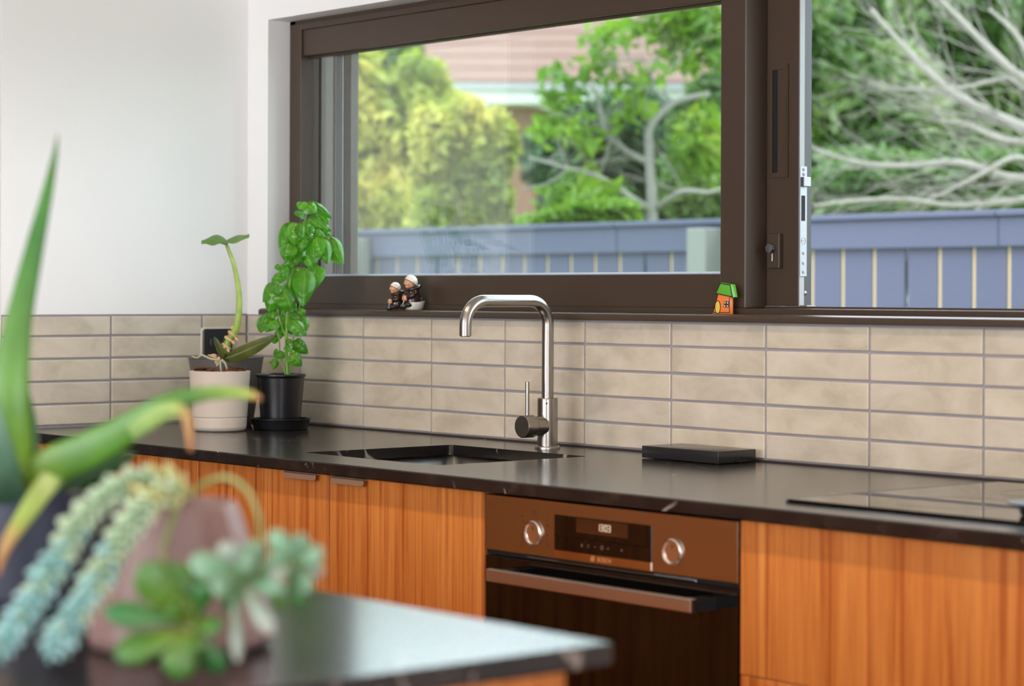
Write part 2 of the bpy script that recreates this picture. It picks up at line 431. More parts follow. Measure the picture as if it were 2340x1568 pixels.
MB().box(1.6175, RX, .112, .1464, .2880, .9420, .001).build('stile', BR, s2)
MB().box(.2085, .2385, .112, .1464, .2880, .9420, .001).build('stile', M['alu'], s2)  # pale metal stands in for light on the bronze stile
MB().box(.2385, .2640, .117, .140, .2880, .9420, .001).build('stile', BR, s2)
MB().box(.2640, 1.6175, .112, .1464, .2880, .3420).build('rail', BR, s2)
MB().box(.2640, 1.6175, .112, .1464, .8850, .9420).build('rail', BR, s2)
MB().box(.2640, 1.6175, .127, .133, .335, .89).build('glass_pane', M['glass'], s2)
MB().box(RX, RX + .0022, .1128, .1262, .2880, .9420, .0005).build('edge_seal', M['alu_white'], s2)
MB().box(RX, RX + .0010, .1262, .1464, .2880, .9420).build('edge_channel', M['black_plastic'], s2)
# recessed pull handle
hx0, hx1, hz0, hz1 = 1.6311, 1.6782, .5336, .7500
pull = MB().box(hx0, 1.6380, .1085, .112, hz0, hz1).box(1.6715, hx1, .1085, .112, hz0, hz1).box(1.6380, 1.6715, .1085, .112, hz0, .5430).box(1.6380, 1.6715, .1085, .112, .7400, hz1)
pull.build('pull_handle', BR, s2)
MB().box(1.6382, 1.6500, .1112, .1121, .5432, .7398).build('recess_shade', M['black_gap'], s2)  # flat black inset, its colour stands in for the shade of a recess
MB().box(1.6502, 1.6713, .1105, .1121, .5432, .7398).build('recess_side', BR, s2)
MB().box(1.6660, 1.6740, .1075, .1090, .586, .690).build('snib', BR, s2)
MB().box(1.6327, 1.6640, .1010, .112, .3604, .4261, .0012, 2).build('lock_plate', BR, s2)
MB().box(1.6440, 1.6490, .0985, .102, .3720, .3900, .0018, 2).build('key_cylinder', M['alu'], s2)
c0 = Vector((1.6462, .0905, .3985))
MB().lathe([(.004, -.0005), (.0095, 0), (.0095, .009), (.006, .0105), (.006, .012)], c0, 6, (0, 1, 0)).build('thumb_turn', M['alu'], s2, 30)
MB().box(RX + .0022, RX + .0036, .1128, .1318, .3446, .5535, .0005).build('lock_faceplate', M['alu'], s2)
MB().box(RX + .0036, RX + .0120, .1140, .1340, .5150, .5330, .001).build('latch_bolt', M['alu'], s2)
MB().box(RX + .0034, RX + .0040, .1160, .1262, .4500, .4980).build('bolt_slot', M['black_gap'], s2)
for z in (.5475, .5385, .3890, .3700, .3530):
    MB().lathe([(.0034, 0), (.0034, .0006), (.0024, .0009)], (RX + .0036, .1222, z), 14, (1, 0, 0)).build('screw', M['alu_white'], s2)
    MB().lathe([(.0009, 0), (.0009, .0003)], (RX + .0046, .1222, z), 6, (1, 0, 0)).build('screw_socket', M['black_gap'], s2)
MB().lathe([(.0066, 0), (.0066, .0004), (.0056, .0004), (.0056, 0)], (RX + .0036, .1222, .4120), 24, (1, 0, 0), True).build('maker_mark', M['alu_white'], s2)
MB().box(RX + .0036, RX + .0040, .1178, .1266, .4105, .4135).build('maker_mark', M['alu_white'], s2)
MB().lathe([(.0042, 0), (.0042, .001)], (RX + .001, .1300, .3130), 16, (1, 0, 0)).build('end_screw', M['alu'], s2)
MB().box(1.704, 1.724, .113, .140, .2835, .2900, .002).build('end_stop', M['grey_pot'], s2)

# ------------------------------------------------------------------ worktop, sink, tap
def holed_slab(x0, x1, y0, y1, z0, z1, hole, rad=.012, nseg=4, bev=.0022):
    hx0, hx1, hy0, hy1 = hole
    inner = []
    for cx, cy, a0 in ((hx1 - rad, hy1 - rad, 0), (hx0 + rad, hy1 - rad, 90), (hx0 + rad, hy0 + rad, 180), (hx1 - rad, hy0 + rad, 270)):
        for k in range(nseg + 1):
            a = math.radians(a0 + 90 * k / nseg); inner.append((cx + rad * math.cos(a), cy + rad * math.sin(a)))
    outer = [(x1, y1), (x0, y1), (x0, y0), (x1, y0)]
    q = MB(); n = len(inner); b = bev
    def ring(z, o_in, ins): return [(x + (-ins if x > (x0 + x1) / 2 else ins), y + (ins if y < (y0 + y1) / 2 else 0), z) for x, y in o_in]
    vs = ring(z1, outer, b) + ring(z1 - b, outer, 0) + ring(z0, outer, 0) + [(x, y, z1) for x, y in inner] + [(x, y, z0) for x, y in inner]
    fs = []; I1 = 12; I0 = 12 + n; per = nseg + 1
    for zo, ii in ((0, I1), (8, I0)):
        for c in range(4):
            st = c * per
            for k in range(nseg): fs.append([zo + c, ii + st + k, ii + st + k + 1])
            fs.append([zo + c, ii + st + nseg, ii + (st + per) % n, zo + (c + 1) % 4])
    for c in range(4):
        d = (c + 1) % 4; fs.append([c, d, 4 + d, 4 + c]); fs.append([4 + c, 4 + d, 8 + d, 8 + c])
    for k in range(n): fs.append([I1 + k, I0 + k, I0 + (k + 1) % n, I1 + (k + 1) % n])
    q.add(vs, fs); return q
HOLE = (1.010, 1.4250, -.5400, -.1720)
wt = holed_slab(0.001, 4.2, -.66, .0, -.0205, 0.0, HOLE).build('worktop', M['stone'])
tag(wt, 'polished black marble worktop running along the tiled window wall', 'worktop')
MB().box(.001, 4.2, -.005, -.0002, .0002, .0030).build('silicone_joint', plain('dark_sealant', (62, 52, 48), .4), wt)

sk = thing('sink', 'undermounted stainless steel sink bowl below the tap', 'sink', (1.2175, -.356, -.22))
def basin(x0, x1, y0, y1, ztop, zbot, rad, ns=6):
    def loop(x0, x1, y0, y1, rad, z):
        o = []
        for cx, cy, a0 in ((x1 - rad, y1 - rad, 0), (x0 + rad, y1 - rad, 90), (x0 + rad, y0 + rad, 180), (x1 - rad, y0 + rad, 270)):
            for k in range(ns + 1):
                a = math.radians(a0 + 90 * k / ns); o.append((cx + rad * math.cos(a), cy + rad * math.sin(a), z))
        return o
    L = [loop(x0 - .02, x1 + .02, y0 - .02, y1 + .02, rad + .02, ztop), loop(x0, x1, y0, y1, rad, ztop), loop(x0, x1, y0, y1, rad, zbot + .02)]
    for t in (.25, .5, .75, 1.0):
        a = t * math.pi / 2; i = .02 * (1 - math.cos(a)); L.append(loop(x0 + i, x1 - i, y0 + i, y1 - i, rad, zbot + .02 - .02 * math.sin(a)))
    n = len(L[0]); vs = [p for l in L for p in l]; fs = []
    for i in range(len(L) - 1):
        for k in range(n): fs.append([i * n + k, i * n + (k + 1) % n, (i + 1) * n + (k + 1) % n, (i + 1) * n + k])
    fs.append([(len(L) - 1) * n + k for k in range(n)])
    return MB().add(vs, fs, True)
BM_ = basin(1.006, 1.429, -.544, -.168, -.0208, -.205, .022)
BM_.build('bowl', M['sink_steel'], sk)
MB().lathe([(.042, 0), (.042, .003), (.034, .004), (.030, .001), (.0, .0005)], (1.2175, -.30, -.2048), 32).build('drain', M['steel'], sk)

tx, ty = 1.2127, -.0885
tap = thing('kitchen_tap', 'brushed steel gooseneck mixer tap standing behind the sink', 'tap', (tx, ty, 0.0))
MB().lathe([(.0255, 0), (.0255, .0045), (.0245, .006), (.0208, .006)], (tx, ty, 0), 40).build('base_flange', M['steel'], tap, 40)
bd = MB().lathe([(.0203, .006), (.0203, .0995), (.0195, .1012), (.0122, .1012)], (tx, ty, 0), 40).build('body', M['steel'], tap, 40)
MB().lathe([(.0018, 0), (.0018, .0006)], Vector((tx, ty, .091)) + Vector((.0140, -.0147, 0)), 10, (.69, -.72, 0)).build('grub_screw', M['black_gap'], tap)
path = [(tx, ty, .10), (tx, ty, .2485)]
R_ = .047
for k in range(1, 11):
    a = math.radians(9 * k); path.append((tx, ty - R_ * (1 - math.cos(a)), .2485 + R_ * math.sin(a)))
y2 = ty - .213
path.append((tx, y2 + R_, .2955))
for k in range(1, 11):
    a = math.radians(9 * k); path.append((tx, y2 + R_ * (1 - math.sin(a)), .2955 - R_ * (1 - math.cos(a))))
path += [(tx, y2, .2275)]
MB().tube(path, .0119, 28).build('spout', M['steel'], tap, 50)
MB().lathe([(.0095, 0), (.0095, .004)], (tx, y2, .2262), 24).build('aerator', M['black_plastic'], tap)
MB().lathe([(.0195, -.012), (.0195, -.0380), (.0186, -.0385), (.0186, -.0392)], (tx, ty, .046), 36, (0, 1, 0)).build('mixer_housing', M['steel'], tap, 40)
kn = MB().lathe([(.0195, 0), (.0226, -.002), (.0226, -.027), (.0215, -.0285), (.0, -.0285)], (tx, ty - .0395, .046), 40, (0, 1, 0)).build('mixer_knob', M['steel'], tap, 40)
MB().lathe([(.0041, .018), (.0041, .0885), (.0034, .0893), (.0, .0893)], (tx, ty - .0535, .046), 16).build('lever_pin', M['steel'], kn, 40)

# ------------------------------------------------------------------ cooktop, slab, dish
ck = thing('induction_cooktop', 'black glass cooktop set into the worktop, reflecting the wall tiles', 'cooktop', (2.70, -.318, 0))
MB().box(2.306, 3.090, -.5700, -.0660, .0003, .0052, .0016, 2).build('glass_plate', M['black_glass'], ck)
MB().prism([(2.3025, 0.0002), (2.3025, .0030), (2.3065, .0056), (2.3075, .0002)], 1, -.5715, -.0645).build('side_trim', M['alu'], ck)
for cx, cy, rr in ((2.50, -.42, .09), (2.50, -.19, .075), (2.85, -.42, .075), (2.85, -.19, .10)):
    MB().lathe([(rr, 0), (rr, .0002), (rr - .0012, .0002), (rr - .0012, 0)], (cx, cy, .0052), 48, closed=True).build('zone_ring', plain('zone_print', (60, 60, 62), .3), ck)
pdish = onp(2303, 1152, 2, .022) + (RT * .062)
dz = MB().lathe([(.040, 0), (.044, .002), (.046, .008), (.052, .0135), (.062, .0165), (.062, .0185), (.050, .0175), (.0, .0165)], (pdish.x, pdish.y, .0054), 48)
tag(dz.build('pan_lid', M['black_plastic'], None, 35), 'black flared round lid lying on the glass cooktop at the right edge', 'lid')
bl = MB().prism([(1.5200, -.1210), (1.7230, -.1225), (1.7190, -.0190), (1.5200, -.0180)], 2, .0012, .0238, .0012, 2)
for fx, fy in ((1.54, -.10), (1.70, -.10), (1.70, -.04), (1.54, -.04)): bl.lathe([(.006, 0), (.006, .0014)], (fx, fy, 0), 12)
tag(bl.build('stone_board', M['slab'], None, 35), 'thick black slate board lying against the tiles right of the tap', 'board')

# ------------------------------------------------------------------ base cabinets and oven
FY = -.642
W = M['wood']
def cabinet(name, label, x0, x1, fronts, handles, kind='door'):
    t = thing(name, label, 'cabinet', ((x0 + x1) / 2, -.32, -WT))
    MB().box(x0 + .001, x1 - .001, -.618, -.01, -.80, -.215).box(x0 + .001, x0 + .018, -.618, -.01, -.215, -.0215).box(x1 - .018, x1 - .001, -.618, -.01, -.215, -.0215).build('carcass', W, t)
    MB().box(x0 + .002, x1 - .002, -.56, -.545, -WT + .001, -.80).build('plinth', M['black_plastic'], t)
    MB().box(x0 + .018, x1 - .018, -.617, -.60, -.040, -.0215).build('top_rail', M['black_plastic'], t)
    leaves = []
    for a, b, z0, z1 in fronts:
        dr = MB().box(a + .0013, b - .0013, FY, -.6205, z0 + .0015, z1, .0008).build(kind, W, t); leaves.append((a, b, dr))
    for a, b, z in handles:
        h = MB(); bm = bmesh.new()
        pr = [(a, z + .0125), (a, z + .003), (a + .003, z), (b - .003, z), (b, z + .003), (b, z + .0125)]
        h.prism(pr, 1, FY - .0125, FY - .0095, .0006)
        h.box(a, b, FY - .0125, -.6210, z + .0105, z + .0130)
        h.build('tab_handle', M['handle_bronze'], next(d for x0_, x1_, d in leaves if x0_ <= a and b <= x1_))
    return t
TOPZ = -.0245
cabinet('base_cabinet', 'wooden base cabinet meeting the left wall, partly behind the aloe', .004, .7919, [(.005, .398, -.80, TOPZ), (.398, .7919, -.80, TOPZ)], [])
cabinet('sink_cabinet', 'two-door wooden cabinet under the sink with bronze tab handles', .7919, 1.6832, [(.7919, 1.2361, -.80, TOPZ), (1.2361, 1.6832, -.80, TOPZ)],
        [(1.1068, 1.2086, -.0365), (1.2568, 1.3560, -.0370)])
cabinet('drawer_cabinet', 'wooden drawer cabinet to the right of the oven', 2.2770, 3.1770, [(2.2770, 3.1770, -.2540, TOPZ), (2.2770, 3.1770, -.5270, -.2540), (2.2770, 3.1770, -.80, -.5270)], [], 'drawer')
cabinet('base_cabinet', 'wooden base cabinet at the far right end of the worktop', 3.1770, 4.1970, [(3.1770, 3.687, -.80, TOPZ), (3.687, 4.197, -.80, TOPZ)], [])

ov = thing('oven', 'built-under oven with steel control panel and black glass door', 'oven', (1.98, -.32, -.80))
OX0, OX1 = 1.6855, 2.2730
MB().box(OX0 + .003, OX1 - .003, -.615, -.03, -.625, -.040).build('housing', M['black_plastic'], ov)
cp = MB().box(OX0, OX1, FY, -.616, -.1195, -.0265, .0012, 2).build('control_panel', M['oven_steel'], ov)
MB().box(OX0, OX1, -.638, -.616, -.1270, -.1200).build('vent_gap', M['black_gap'], ov)
MB().box(1.792, 2.185, -.6415, -.637, -.1258, -.1222, .0008).build('vent_glint', plain('steel_blue_glint', (120, 150, 175), .2, 1.0), ov)  # blue strip stands in for the reflection on the door's top edge
MB().box(1.8626, 2.0885, FY - .0012, FY + .002, -.1046, -.0478).build('display_glass', M['black_glass'], cp)
MB().box(1.8626, 2.0885, FY - .0016, FY + .002, -.1180, -.1048, .0004).build('display_strip', plain('polished_steel', (205, 190, 176), .08, 1.0), cp)
MB().box(1.9155, 2.0362, FY - .0014, FY - .0011, -.0722, -.0498).build('display_screen', plain('screen_brown', (70, 38, 22), .15), cp)
for kx, kz in ((1.8105, -.0830), (2.1357, -.0845)):
    MB().lathe([(.0205, 0), (.0212, -.0012), (.0208, -.0040), (.0190, -.0052), (.0168, -.0046), (.0160, -.0026), (.0, -.0024)], (kx, FY, kz), 40, (0, 1, 0)).build('knob', plain('polished_knob', (232, 226, 220), .24, 1.0), cp, 35)
    MB().box(kx - .0007, kx + .0007, FY - .0030, FY - .0023, kz + .005, kz + .012).build('knob_mark', M['black_gap'], cp)
# clock digits 13:03 as seven segments
SEG = {'1': 'bc', '3': 'abgcd', '0': 'abcdef'}
em = m_emit('clock_light', (255, 226, 190), 1.1)
dw, dh, st = .0060, .0108, .0009
xx = 1.9655; zz = -.0660
for ch in '13:03':
    q = MB(); y0, y1 = FY - .0019, FY - .0013
    if ch == ':':
        q.box(xx, xx + st, y0, y1, zz + .0032, zz + .0032 + st).box(xx, xx + st, y0, y1, zz + .0068, zz + .0068 + st); adv = .0022
    else:
        for s_ in SEG[ch]:
            if s_ in 'agd': z_ = {'a': dh - st, 'g': dh / 2 - st / 2, 'd': 0}[s_]; q.box(xx + st * .6, xx + dw - st * .6, y0, y1, zz + z_, zz + z_ + st)
            else:
                xs = xx + dw - st if s_ in 'bc' else xx; z_ = dh / 2 if s_ in 'bf' else 0
                q.box(xs, xs + st, y0, y1, zz + z_ + .0003, zz + z_ + dh / 2 - .0003)
        adv = dw + .0016
    q.build('clock_digit', em, cp); xx += adv
ic = plain('icon_print', (120, 88, 84), .5); ipr = plain('panel_print', (82, 46, 26), .5)
for k, ix in enumerate((1.9292, 1.9448, 1.9603, 1.9768, 1.9910, 2.0233)):
    q = MB(); z = -.0920; y0, y1 = FY - .0018, FY - .0011
    if k == 2: q.box(ix - .002, ix + .002, y0, y1, z - .0005, z + .0005)
    elif k == 3: q.lathe([(.0034, 0), (.0034, .0006), (.0024, .0006), (.0024, 0)], (ix, FY - .0018, z), 16, (0, 1, 0), True)
    elif k == 4: q.box(ix - .002, ix + .002, y0, y1, z - .0005, z + .0005).box(ix - .0005, ix + .0005, y0, y1, z - .002, z + .002)
    elif k == 5: q.prism([(ix - .002, z - .002), (ix + .002, z), (ix - .002, z + .002)], 1, y0, y1)
    elif k == 0: q.prism([(ix - .002, z - .0025), (ix + .002, z - .0025), (ix, z + .003)], 1, y0, y1)
    else: q.box(ix - .0015, ix + .0015, y0, y1, z + .0016, z + .0024).box(ix - .0015, ix + .0015, y0, y1, z - .0004, z + .0004).box(ix - .0015, ix + .0015, y0, y1, z - .0024, z - .0016)
    q.build('touch_icon', ic, cp)
for side, ix, z0, z1, n_ in ((0, 1.7806, -.1085, -.0570, 8), (1, 1.8432, -.1080, -.0590, 7)):
    for k in range(n_):
        z = z0 + (z1 - z0) * k / (n_ - 1); y0, y1 = FY - .0004, FY + .001; q = MB(); a_ = .0017
        q.box(ix - a_, ix + a_, y0, y1, z + a_ - .0005, z + a_).box(ix - a_, ix + a_, y0, y1, z - a_, z - a_ + .0005).box(ix - a_, ix - a_ + .0005, y0, y1, z - a_, z + a_).box(ix + a_ - .0005, ix + a_, y0, y1, z - a_, z + a_)
        if k % 2: q.box(ix - a_, ix + a_, y0, y1, z - .0003, z + .0003)
        q.build('function_icon', ipr, cp)
q = MB(); q.box(1.8090, 1.8160, FY - .0004, FY + .001, -.0535, -.0529).box(1.8090, 1.8160, FY - .0004, FY + .001, -.0470, -.0464).box(1.8090, 1.8096, FY - .0004, FY + .001, -.0535, -.0464).box(1.8154, 1.8160, FY - .0004, FY + .001, -.0500, -.0464); q.build('function_icon', ipr, cp)
def lettering(txt, size, org, parent, mat, name, align='LEFT'):
    # text standing in the xz plane, read from -y
    c = bpy.data.curves.new(name, 'FONT'); c.body = txt; c.size = size; c.extrude = .0002; c.align_x = align
    o = bpy.data.objects.new(name, c); COL.objects.link(o); dg = bpy.context.evaluated_depsgraph_get()
    me = bpy.data.meshes.new_from_object(o.evaluated_get(dg)); bpy.data.objects.remove(o)
    me.transform(Matrix.Rotation(math.pi / 2, 4, 'X')); me.materials.clear(); me.materials.append(mat)
    obj_of(name, me, parent, Matrix.Translation(org))
bgm = plain('brand_print', (228, 170, 120), .35, .6)
lettering('BOSCH', .0098, (1.9660, FY - .0018, -.1148), cp, bgm, 'brand_lettering')
MB().lathe([(.0046, 0), (.0046, .0005), (.0039, .0005), (.0039, 0)], (1.9550, FY - .0020, -.1114), 24, (0, 1, 0), True).build('brand_emblem', bgm, cp)
MB().box(1.9530, 1.9536, FY - .0020, FY - .0014, -.1140, -.1088).box(1.9564, 1.9570, FY - .0020, FY - .0014, -.1140, -.1088).box(1.9536, 1.9564, FY - .0020, FY - .0014, -.1117, -.1111).build('brand_emblem', bgm, cp)
od = MB().box(OX0, OX1, FY + .001, -.617, -.612, -.1285, .0015, 2).build('door', M['black_glass'], ov)
hy = FY - .046
MB().box(1.7470, 2.2250, hy - .004, hy + .008, -.1640, -.1430, .002, 2).build('handle_bar', m_brushed('handle_steel', (205, 195, 186), .34, (.02, 1, 1), 500), od)
for a, b in ((1.7480, 1.7760), (2.1960, 2.2240)):
    MB().box(a, b, hy + .008, FY + .001, -.1600, -.1450, .0015).build('handle_bracket', M['black_plastic'], od)
MB().prism([(2.2250, hy - .0035), (2.2275, hy - .002), (2.2275, FY + .001), (2.2240, FY + .001), (2.2240, hy - .0035)], 2, -.1625, -.1440).build('handle_end', M['black_plastic'], od)
MB().box(1.6855, 2.2730, -.60, -.585, -WT + .001, -.63).build('plinth', M['black_plastic'], ov)

# ------------------------------------------------------------------ island in the foreground
isl = thing('kitchen_island', 'wooden kitchen island body under the foreground worktop', 'island', (2.1, -2.25, -WT))
MB().box(-.60, 3.085, -2.80, -1.745, -.80, -.0215).build('carcass', W, isl)
MB().box(-.56, 3.05, -2.74, -1.79, -WT + .001, -.80).build('plinth', M['black_plastic'], isl)
for a, b in ((-.59, .05), (.05, .68), (.68, 1.29), (1.29, 1.89), (1.89, 2.48), (2.48, 3.085)):
    MB().box(a + .0013, b - .0013, -1.745, -1.725, -.80, -.2600, .0008).build('drawer', W, isl)
    MB().box(a + .0013, b - .0013, -1.745, -1.725, -.2580, -.0250, .0008).build('drawer', W, isl)
MB().box(3.085, 3.104, -2.80, -1.726, -.80, -.0225, .0008).build('end_panel', W, isl)
it = MB().box(-.64, 3.128, -2.85, -1.690, -.0205, 0.0, .0022, 2).build('island_worktop', M['stone'])
tag(it, 'black stone island top in the foreground with plants on it', 'worktop')

# ------------------------------------------------------------------ downlights
for i, x in enumerate((.80, 1.60, 2.40, 3.20)):
    d = thing('downlight', 'round white ceiling downlight, %s from the left wall, out of the picture above the worktop' % ['first', 'second', 'third', 'fourth'][i], 'lamp', (x, -1.22, 1.54), 'ceiling downlights over the worktop')
    MB().lathe([(.045, .02), (.045, .014), (.036, .012), (.034, .02)], (x, -1.22, 1.54), 28, closed=True).build('ring', M['white_glaze'], d)
    MB().lathe([(.033, .018), (.033, .0195)], (x, -1.22, 1.54), 24).build('lens', m_emit('lamp_lens', (255, 224, 180), 6), d)
    ld = bpy.data.lights.new('downlight_beam', 'SPOT'); ld.energy = 42; ld.color = (1, .80, .58); ld.spot_size = math.radians(115); ld.spot_blend = .8; ld.shadow_soft_size = .035
    lo = bpy.data.objects.new('downlight_beam', ld); COL.objects.link(lo); lo.parent = d; lo.location = (0, 0, .008)

# ------------------------------------------------------------------ wall switch
sw = thing('light_switch', 'black square wall switch in a pale surround on the left wall tiles', 'switch', (0, -.09, .15))
def rrect(y0, y1, z0, z1, r, n=5):
    o = []
    for cy, cz, a0 in ((y1 - r, z1 - r, 0), (y0 + r, z1 - r, 90), (y0 + r, z0 + r, 180), (y1 - r, z0 + r, 270)):
        for k in range(n + 1):
            a = math.radians(a0 + 90 * k / n); o.append((cy + r * math.cos(a), cz + r * math.sin(a)))
    return o
MB().prism(rrect(-.1345, -.0455, .1400, .2265, .009), 0, .0002, .0045, .0006).build('surround', M['white_glaze'], sw, 30)
MB().prism(rrect(-.1310, -.0490, .1435, .2225, .008), 0, .0045, .0095, .001).build('plate', plain('black_switch', (30, 32, 38), .35), sw, 30)
for y in (-.1060, -.0700):
    MB().prism(rrect(y - .0085, y + .0085, .1800, .1985, .003), 0, .0095, .0130, .0008).build('rocker', plain('switch_rocker', (44, 46, 54), .4), sw, 30)

# ------------------------------------------------------------------ figurines on the window sill
FC = (-RT * .94 - FW * .34); FC.z = 0; FC.normalize()       # the way the figures look
SD = Vector((0, 0, 1)).cross(FC)
def monk(name, label, base, k):
    t = thing(name, label, 'figurine', base, 'monk figurines on the window sill')
    def P(f_, s_, u_): return Vector(base) + (FC * f_ + SD * s_ + Vector((0, 0, u_))) * k
    def E_(q, c, rf, rs, ru, n=16, m_=10, tilt=0):
        up = (Vector((0, 0, 1)) + FC * tilt).normalized(); fw = (FC - Vector((0, 0, 1)) * tilt).normalized()
        return q.ell(P(*c), (fw * rf * k, SD * rs * k, up * ru * k), n, m_)
    b = MB()
    b.lathe([(.0150, .004), (.0165, .009), (.0168, .018), (.0155, .028), (.0125, .036), (.0085, .041), (.002, .043)], P(-.002, 0, 0), 24)
    v = b.v; b.v = [tuple(Vector(base) + (Vector(p) - Vector(base)) * 1) for p in v]
    if k != 1: b.v = [tuple(P(-.002, 0, 0) + (Vector(p) - P(-.002, 0, 0)) * k) for p in b.v]
    E_(b, (.006, .0095, .008), .013, .0065, .0062); E_(b, (.006, -.0095, .008), .013, .0065, .0062)
    b.build('robe', M['robe_glaze'], t)
    for s_ in (-1, 1):
        a = MB(); pth = [P(-.002, .0135 * s_, .034), P(.003, .0165 * s_, .026), P(.011, .0085 * s_, .0215)]
        a.tube(spath(pth, 4), [.0058 * k, .006 * k, .0062 * k, .0062 * k, .006 * k, .0058 * k, .0055 * k, .0054 * k, .0052 * k], 10); a.build('sleeve', M['robe_glaze'], t)
        h = MB(); E_(h, (.0145, .0060 * s_, .0205), .0045, .0036, .0052)
        for j in range(4): h.tube([P(.016, (.0035 + .0) * s_, .0238 - .002 * j), P(.0190, .0022 * s_, .0236 - .002 * j), P(.0195, -.0002 * s_, .0232 - .002 * j)], [.0011 * k, .0010 * k, .0008 * k], 6)
        h.tube([P(.0145, .0035 * s_, .0245), P(.0165, .0015 * s_, .0262)], [.0011 * k, .0009 * k], 6)
        h.build('hand', M['skin_glaze'], t)
        sh = MB(); E_(sh, (.0175, .0105 * s_, .0062), .0042, .0042, .0072); E_(sh, (.0185, .0105 * s_, .0030), .0050, .0046, .0030); sh.build('shoe', M['shoe_glaze'], t)
    hd = MB(); E_(hd, (.0025, 0, .0530), .0128, .0118, .0122); E_(hd, (.0148, 0, .0505), .0022, .0020, .0020, 8, 6)
    E_(hd, (.0098, .0058, .0492), .0040, .0040, .0036, 8, 6); E_(hd, (.0098, -.0058, .0492), .0040, .0040, .0036, 8, 6); E_(hd, (.0095, 0, .0440), .0042, .0050, .0032, 8, 6)
    for s_ in (-1, 1): E_(hd, (.0005, .0120 * s_, .0515), .0022, .0012, .0030, 8, 6)
    hd = hd.build('head', M['skin_glaze'], t)
    e = MB()
    for s_ in (-1, 1): E_(e, (.0132, .0046 * s_, .0535), .0009, .0012, .0013, 8, 6)
    e.build('eye', M['shoe_glaze'], hd)
    MB().tube([P(.0138, -.0030, .0462), P(.0143, -.001, .0455), P(.0143, .001, .0455), P(.0138, .0030, .0462)], .0005 * k, 6).build('mouth', plain('mouth_glaze', (150, 70, 50), .3), hd)
    hr = MB(); n = 20; vs = []; fs = []; rows = 8
    up = (Vector((0, 0, 1)) - FC * .62).normalized(); fw = (FC + Vector((0, 0, 1)) * .62).normalized()
    for i in range(rows + 1):
        th = math.radians(100) * i / rows
        for j in range(n):
            ph = 2 * math.pi * j / n; vs.append(P(.0020, 0, .0535) + (fw * .0136 * math.sin(th) * math.cos(ph) + SD * .0129 * math.sin(th) * math.sin(ph) + up * .0132 * math.cos(th)) * k)
    for i in range(rows):
        for j in range(n): fs.append([i * n + j, i * n + (j + 1) % n, (i + 1) * n + (j + 1) % n, (i + 1) * n + j])
    hr.add(vs, fs, True); hr.build('cap', M['hair_glaze'], hd)
    rim = [P(.0020, 0, .0535) + (fw * .0138 * math.sin(math.radians(100)) * math.cos(a) + SD * .0131 * math.sin(math.radians(100)) * math.sin(a) + up * .0132 * math.cos(math.radians(100))) * k for a in [2 * math.pi * j / 24 for j in range(25)]]
    MB().tube(rim, .0010 * k, 6).build('hair_rim', plain('hair_line', (120, 96, 84), .4), hd)
    hood = [P(-.004 + .012 * math.cos(a), .0125 * math.sin(a), .0405 + .004 * math.cos(a + math.pi)) for a in [2 * math.pi * j / 20 for j in range(21)]]
    MB().tube(hood, .0042 * k, 8).build('hood', M['robe_glaze'], t)
    MB().tube([P(-.0185, .004, .0200), P(-.0195, 0, .0195), P(-.0188, -.004, .0200)], .0012 * k, 6).build('rope_belt', M['white_glaze'], t)
    MB().tube([P(.0165, .002, .0195), P(.0180, .0025, .012), P(.0195, .003, .0045)], [.001 * k, .0011 * k, .0016 * k], 6).build('rope_end', M['white_glaze'], t)
    return t
SZ = .2722
b1 = onp(905, 709, 2, SZ); b1 = Vector((b1.x, b1.y, SZ))
b1 = Vector((*onp(905, 709, 1, .002).xy, SZ)); b2 = Vector((*onp(941, 706, 1, .020).xy, SZ + .0035))
monk('monk_figurine', 'small seated monk figurine in a dark robe, front of the pair on the sill', b1, .93)
monk('monk_figurine', 'larger seated monk figurine behind the small one, in the white dish', b2, 1.12)
td = thing('dish', 'little white boat-shaped dish under the larger monk figurine', 'dish', (b2.x, b2.y, SZ))
q = MB(); n = 32; vs = []; fs = []
prof = [(.0, 0), (.78, .0002), (.86, .004), (.96, .012), (1.0, .0175), (.97, .0178), (.92, .012), (.82, .0045), (.0, .0032)]
for r_, z_ in prof:
    for j in range(n):
        a = 2 * math.pi * j / n
        cx = math.cos(a) * (.027 if math.cos(a) < 0 else .021); lift = .0 if z_ < .01 else .003 * max(0, -math.cos(a)) ** 2
        vs.append(Vector((b2.x, b2.y, SZ)) + FC * (cx * r_) - FC * .003 + SD * (.0205 * math.sin(a) * r_) + Vector((0, 0, z_ + lift)))
for i in range(len(prof) - 1):
    for j in range(n): fs.append([i * n + j, i * n + (j + 1) % n, (i + 1) * n + (j + 1) % n, (i + 1) * n + j])
q.add(vs, fs, True); q.build('bowl', M['white_glaze'], td)

# ------------------------------------------------------------------ painted wooden toy house
hf = .0265; hb = .0360
def hp(px, py): v = onp(px, py, 1, hf); return (v.x, v.z)
th_ = thing('toy_house', 'tiny painted wooden toy house with green roof, orange wall and yellow door', 'toy', (*onp(1650, 716, 1, .034).xy, SZ))
org_ = plain('orange_paint', (238, 128, 62), .35); grn = plain('green_paint', (96, 172, 52), .3); yel = plain('yellow_paint', (232, 198, 88), .35); blk = plain('black_outline', (18, 16, 14), .5)
bl_, br_, tr_, tl_ = hp(1627, 715.5), hp(1668, 716), hp(1668, 676), hp(1641, 669)
bl_ = (bl_[0], SZ + .0001); br_ = (br_[0], SZ + .0001)
MB().prism([bl_, br_, tr_, tl_], 1, hf, hb, .0012, 2).build('wall_block', org_, th_, 40)
rf = [hp(1635, 671), hp(1646.5, 646), hp(1671.5, 650), hp(1677, 680)]
MB().prism(rf, 1, hf - .002, hb + .002, .0016, 2).build('roof', grn, th_, 40)
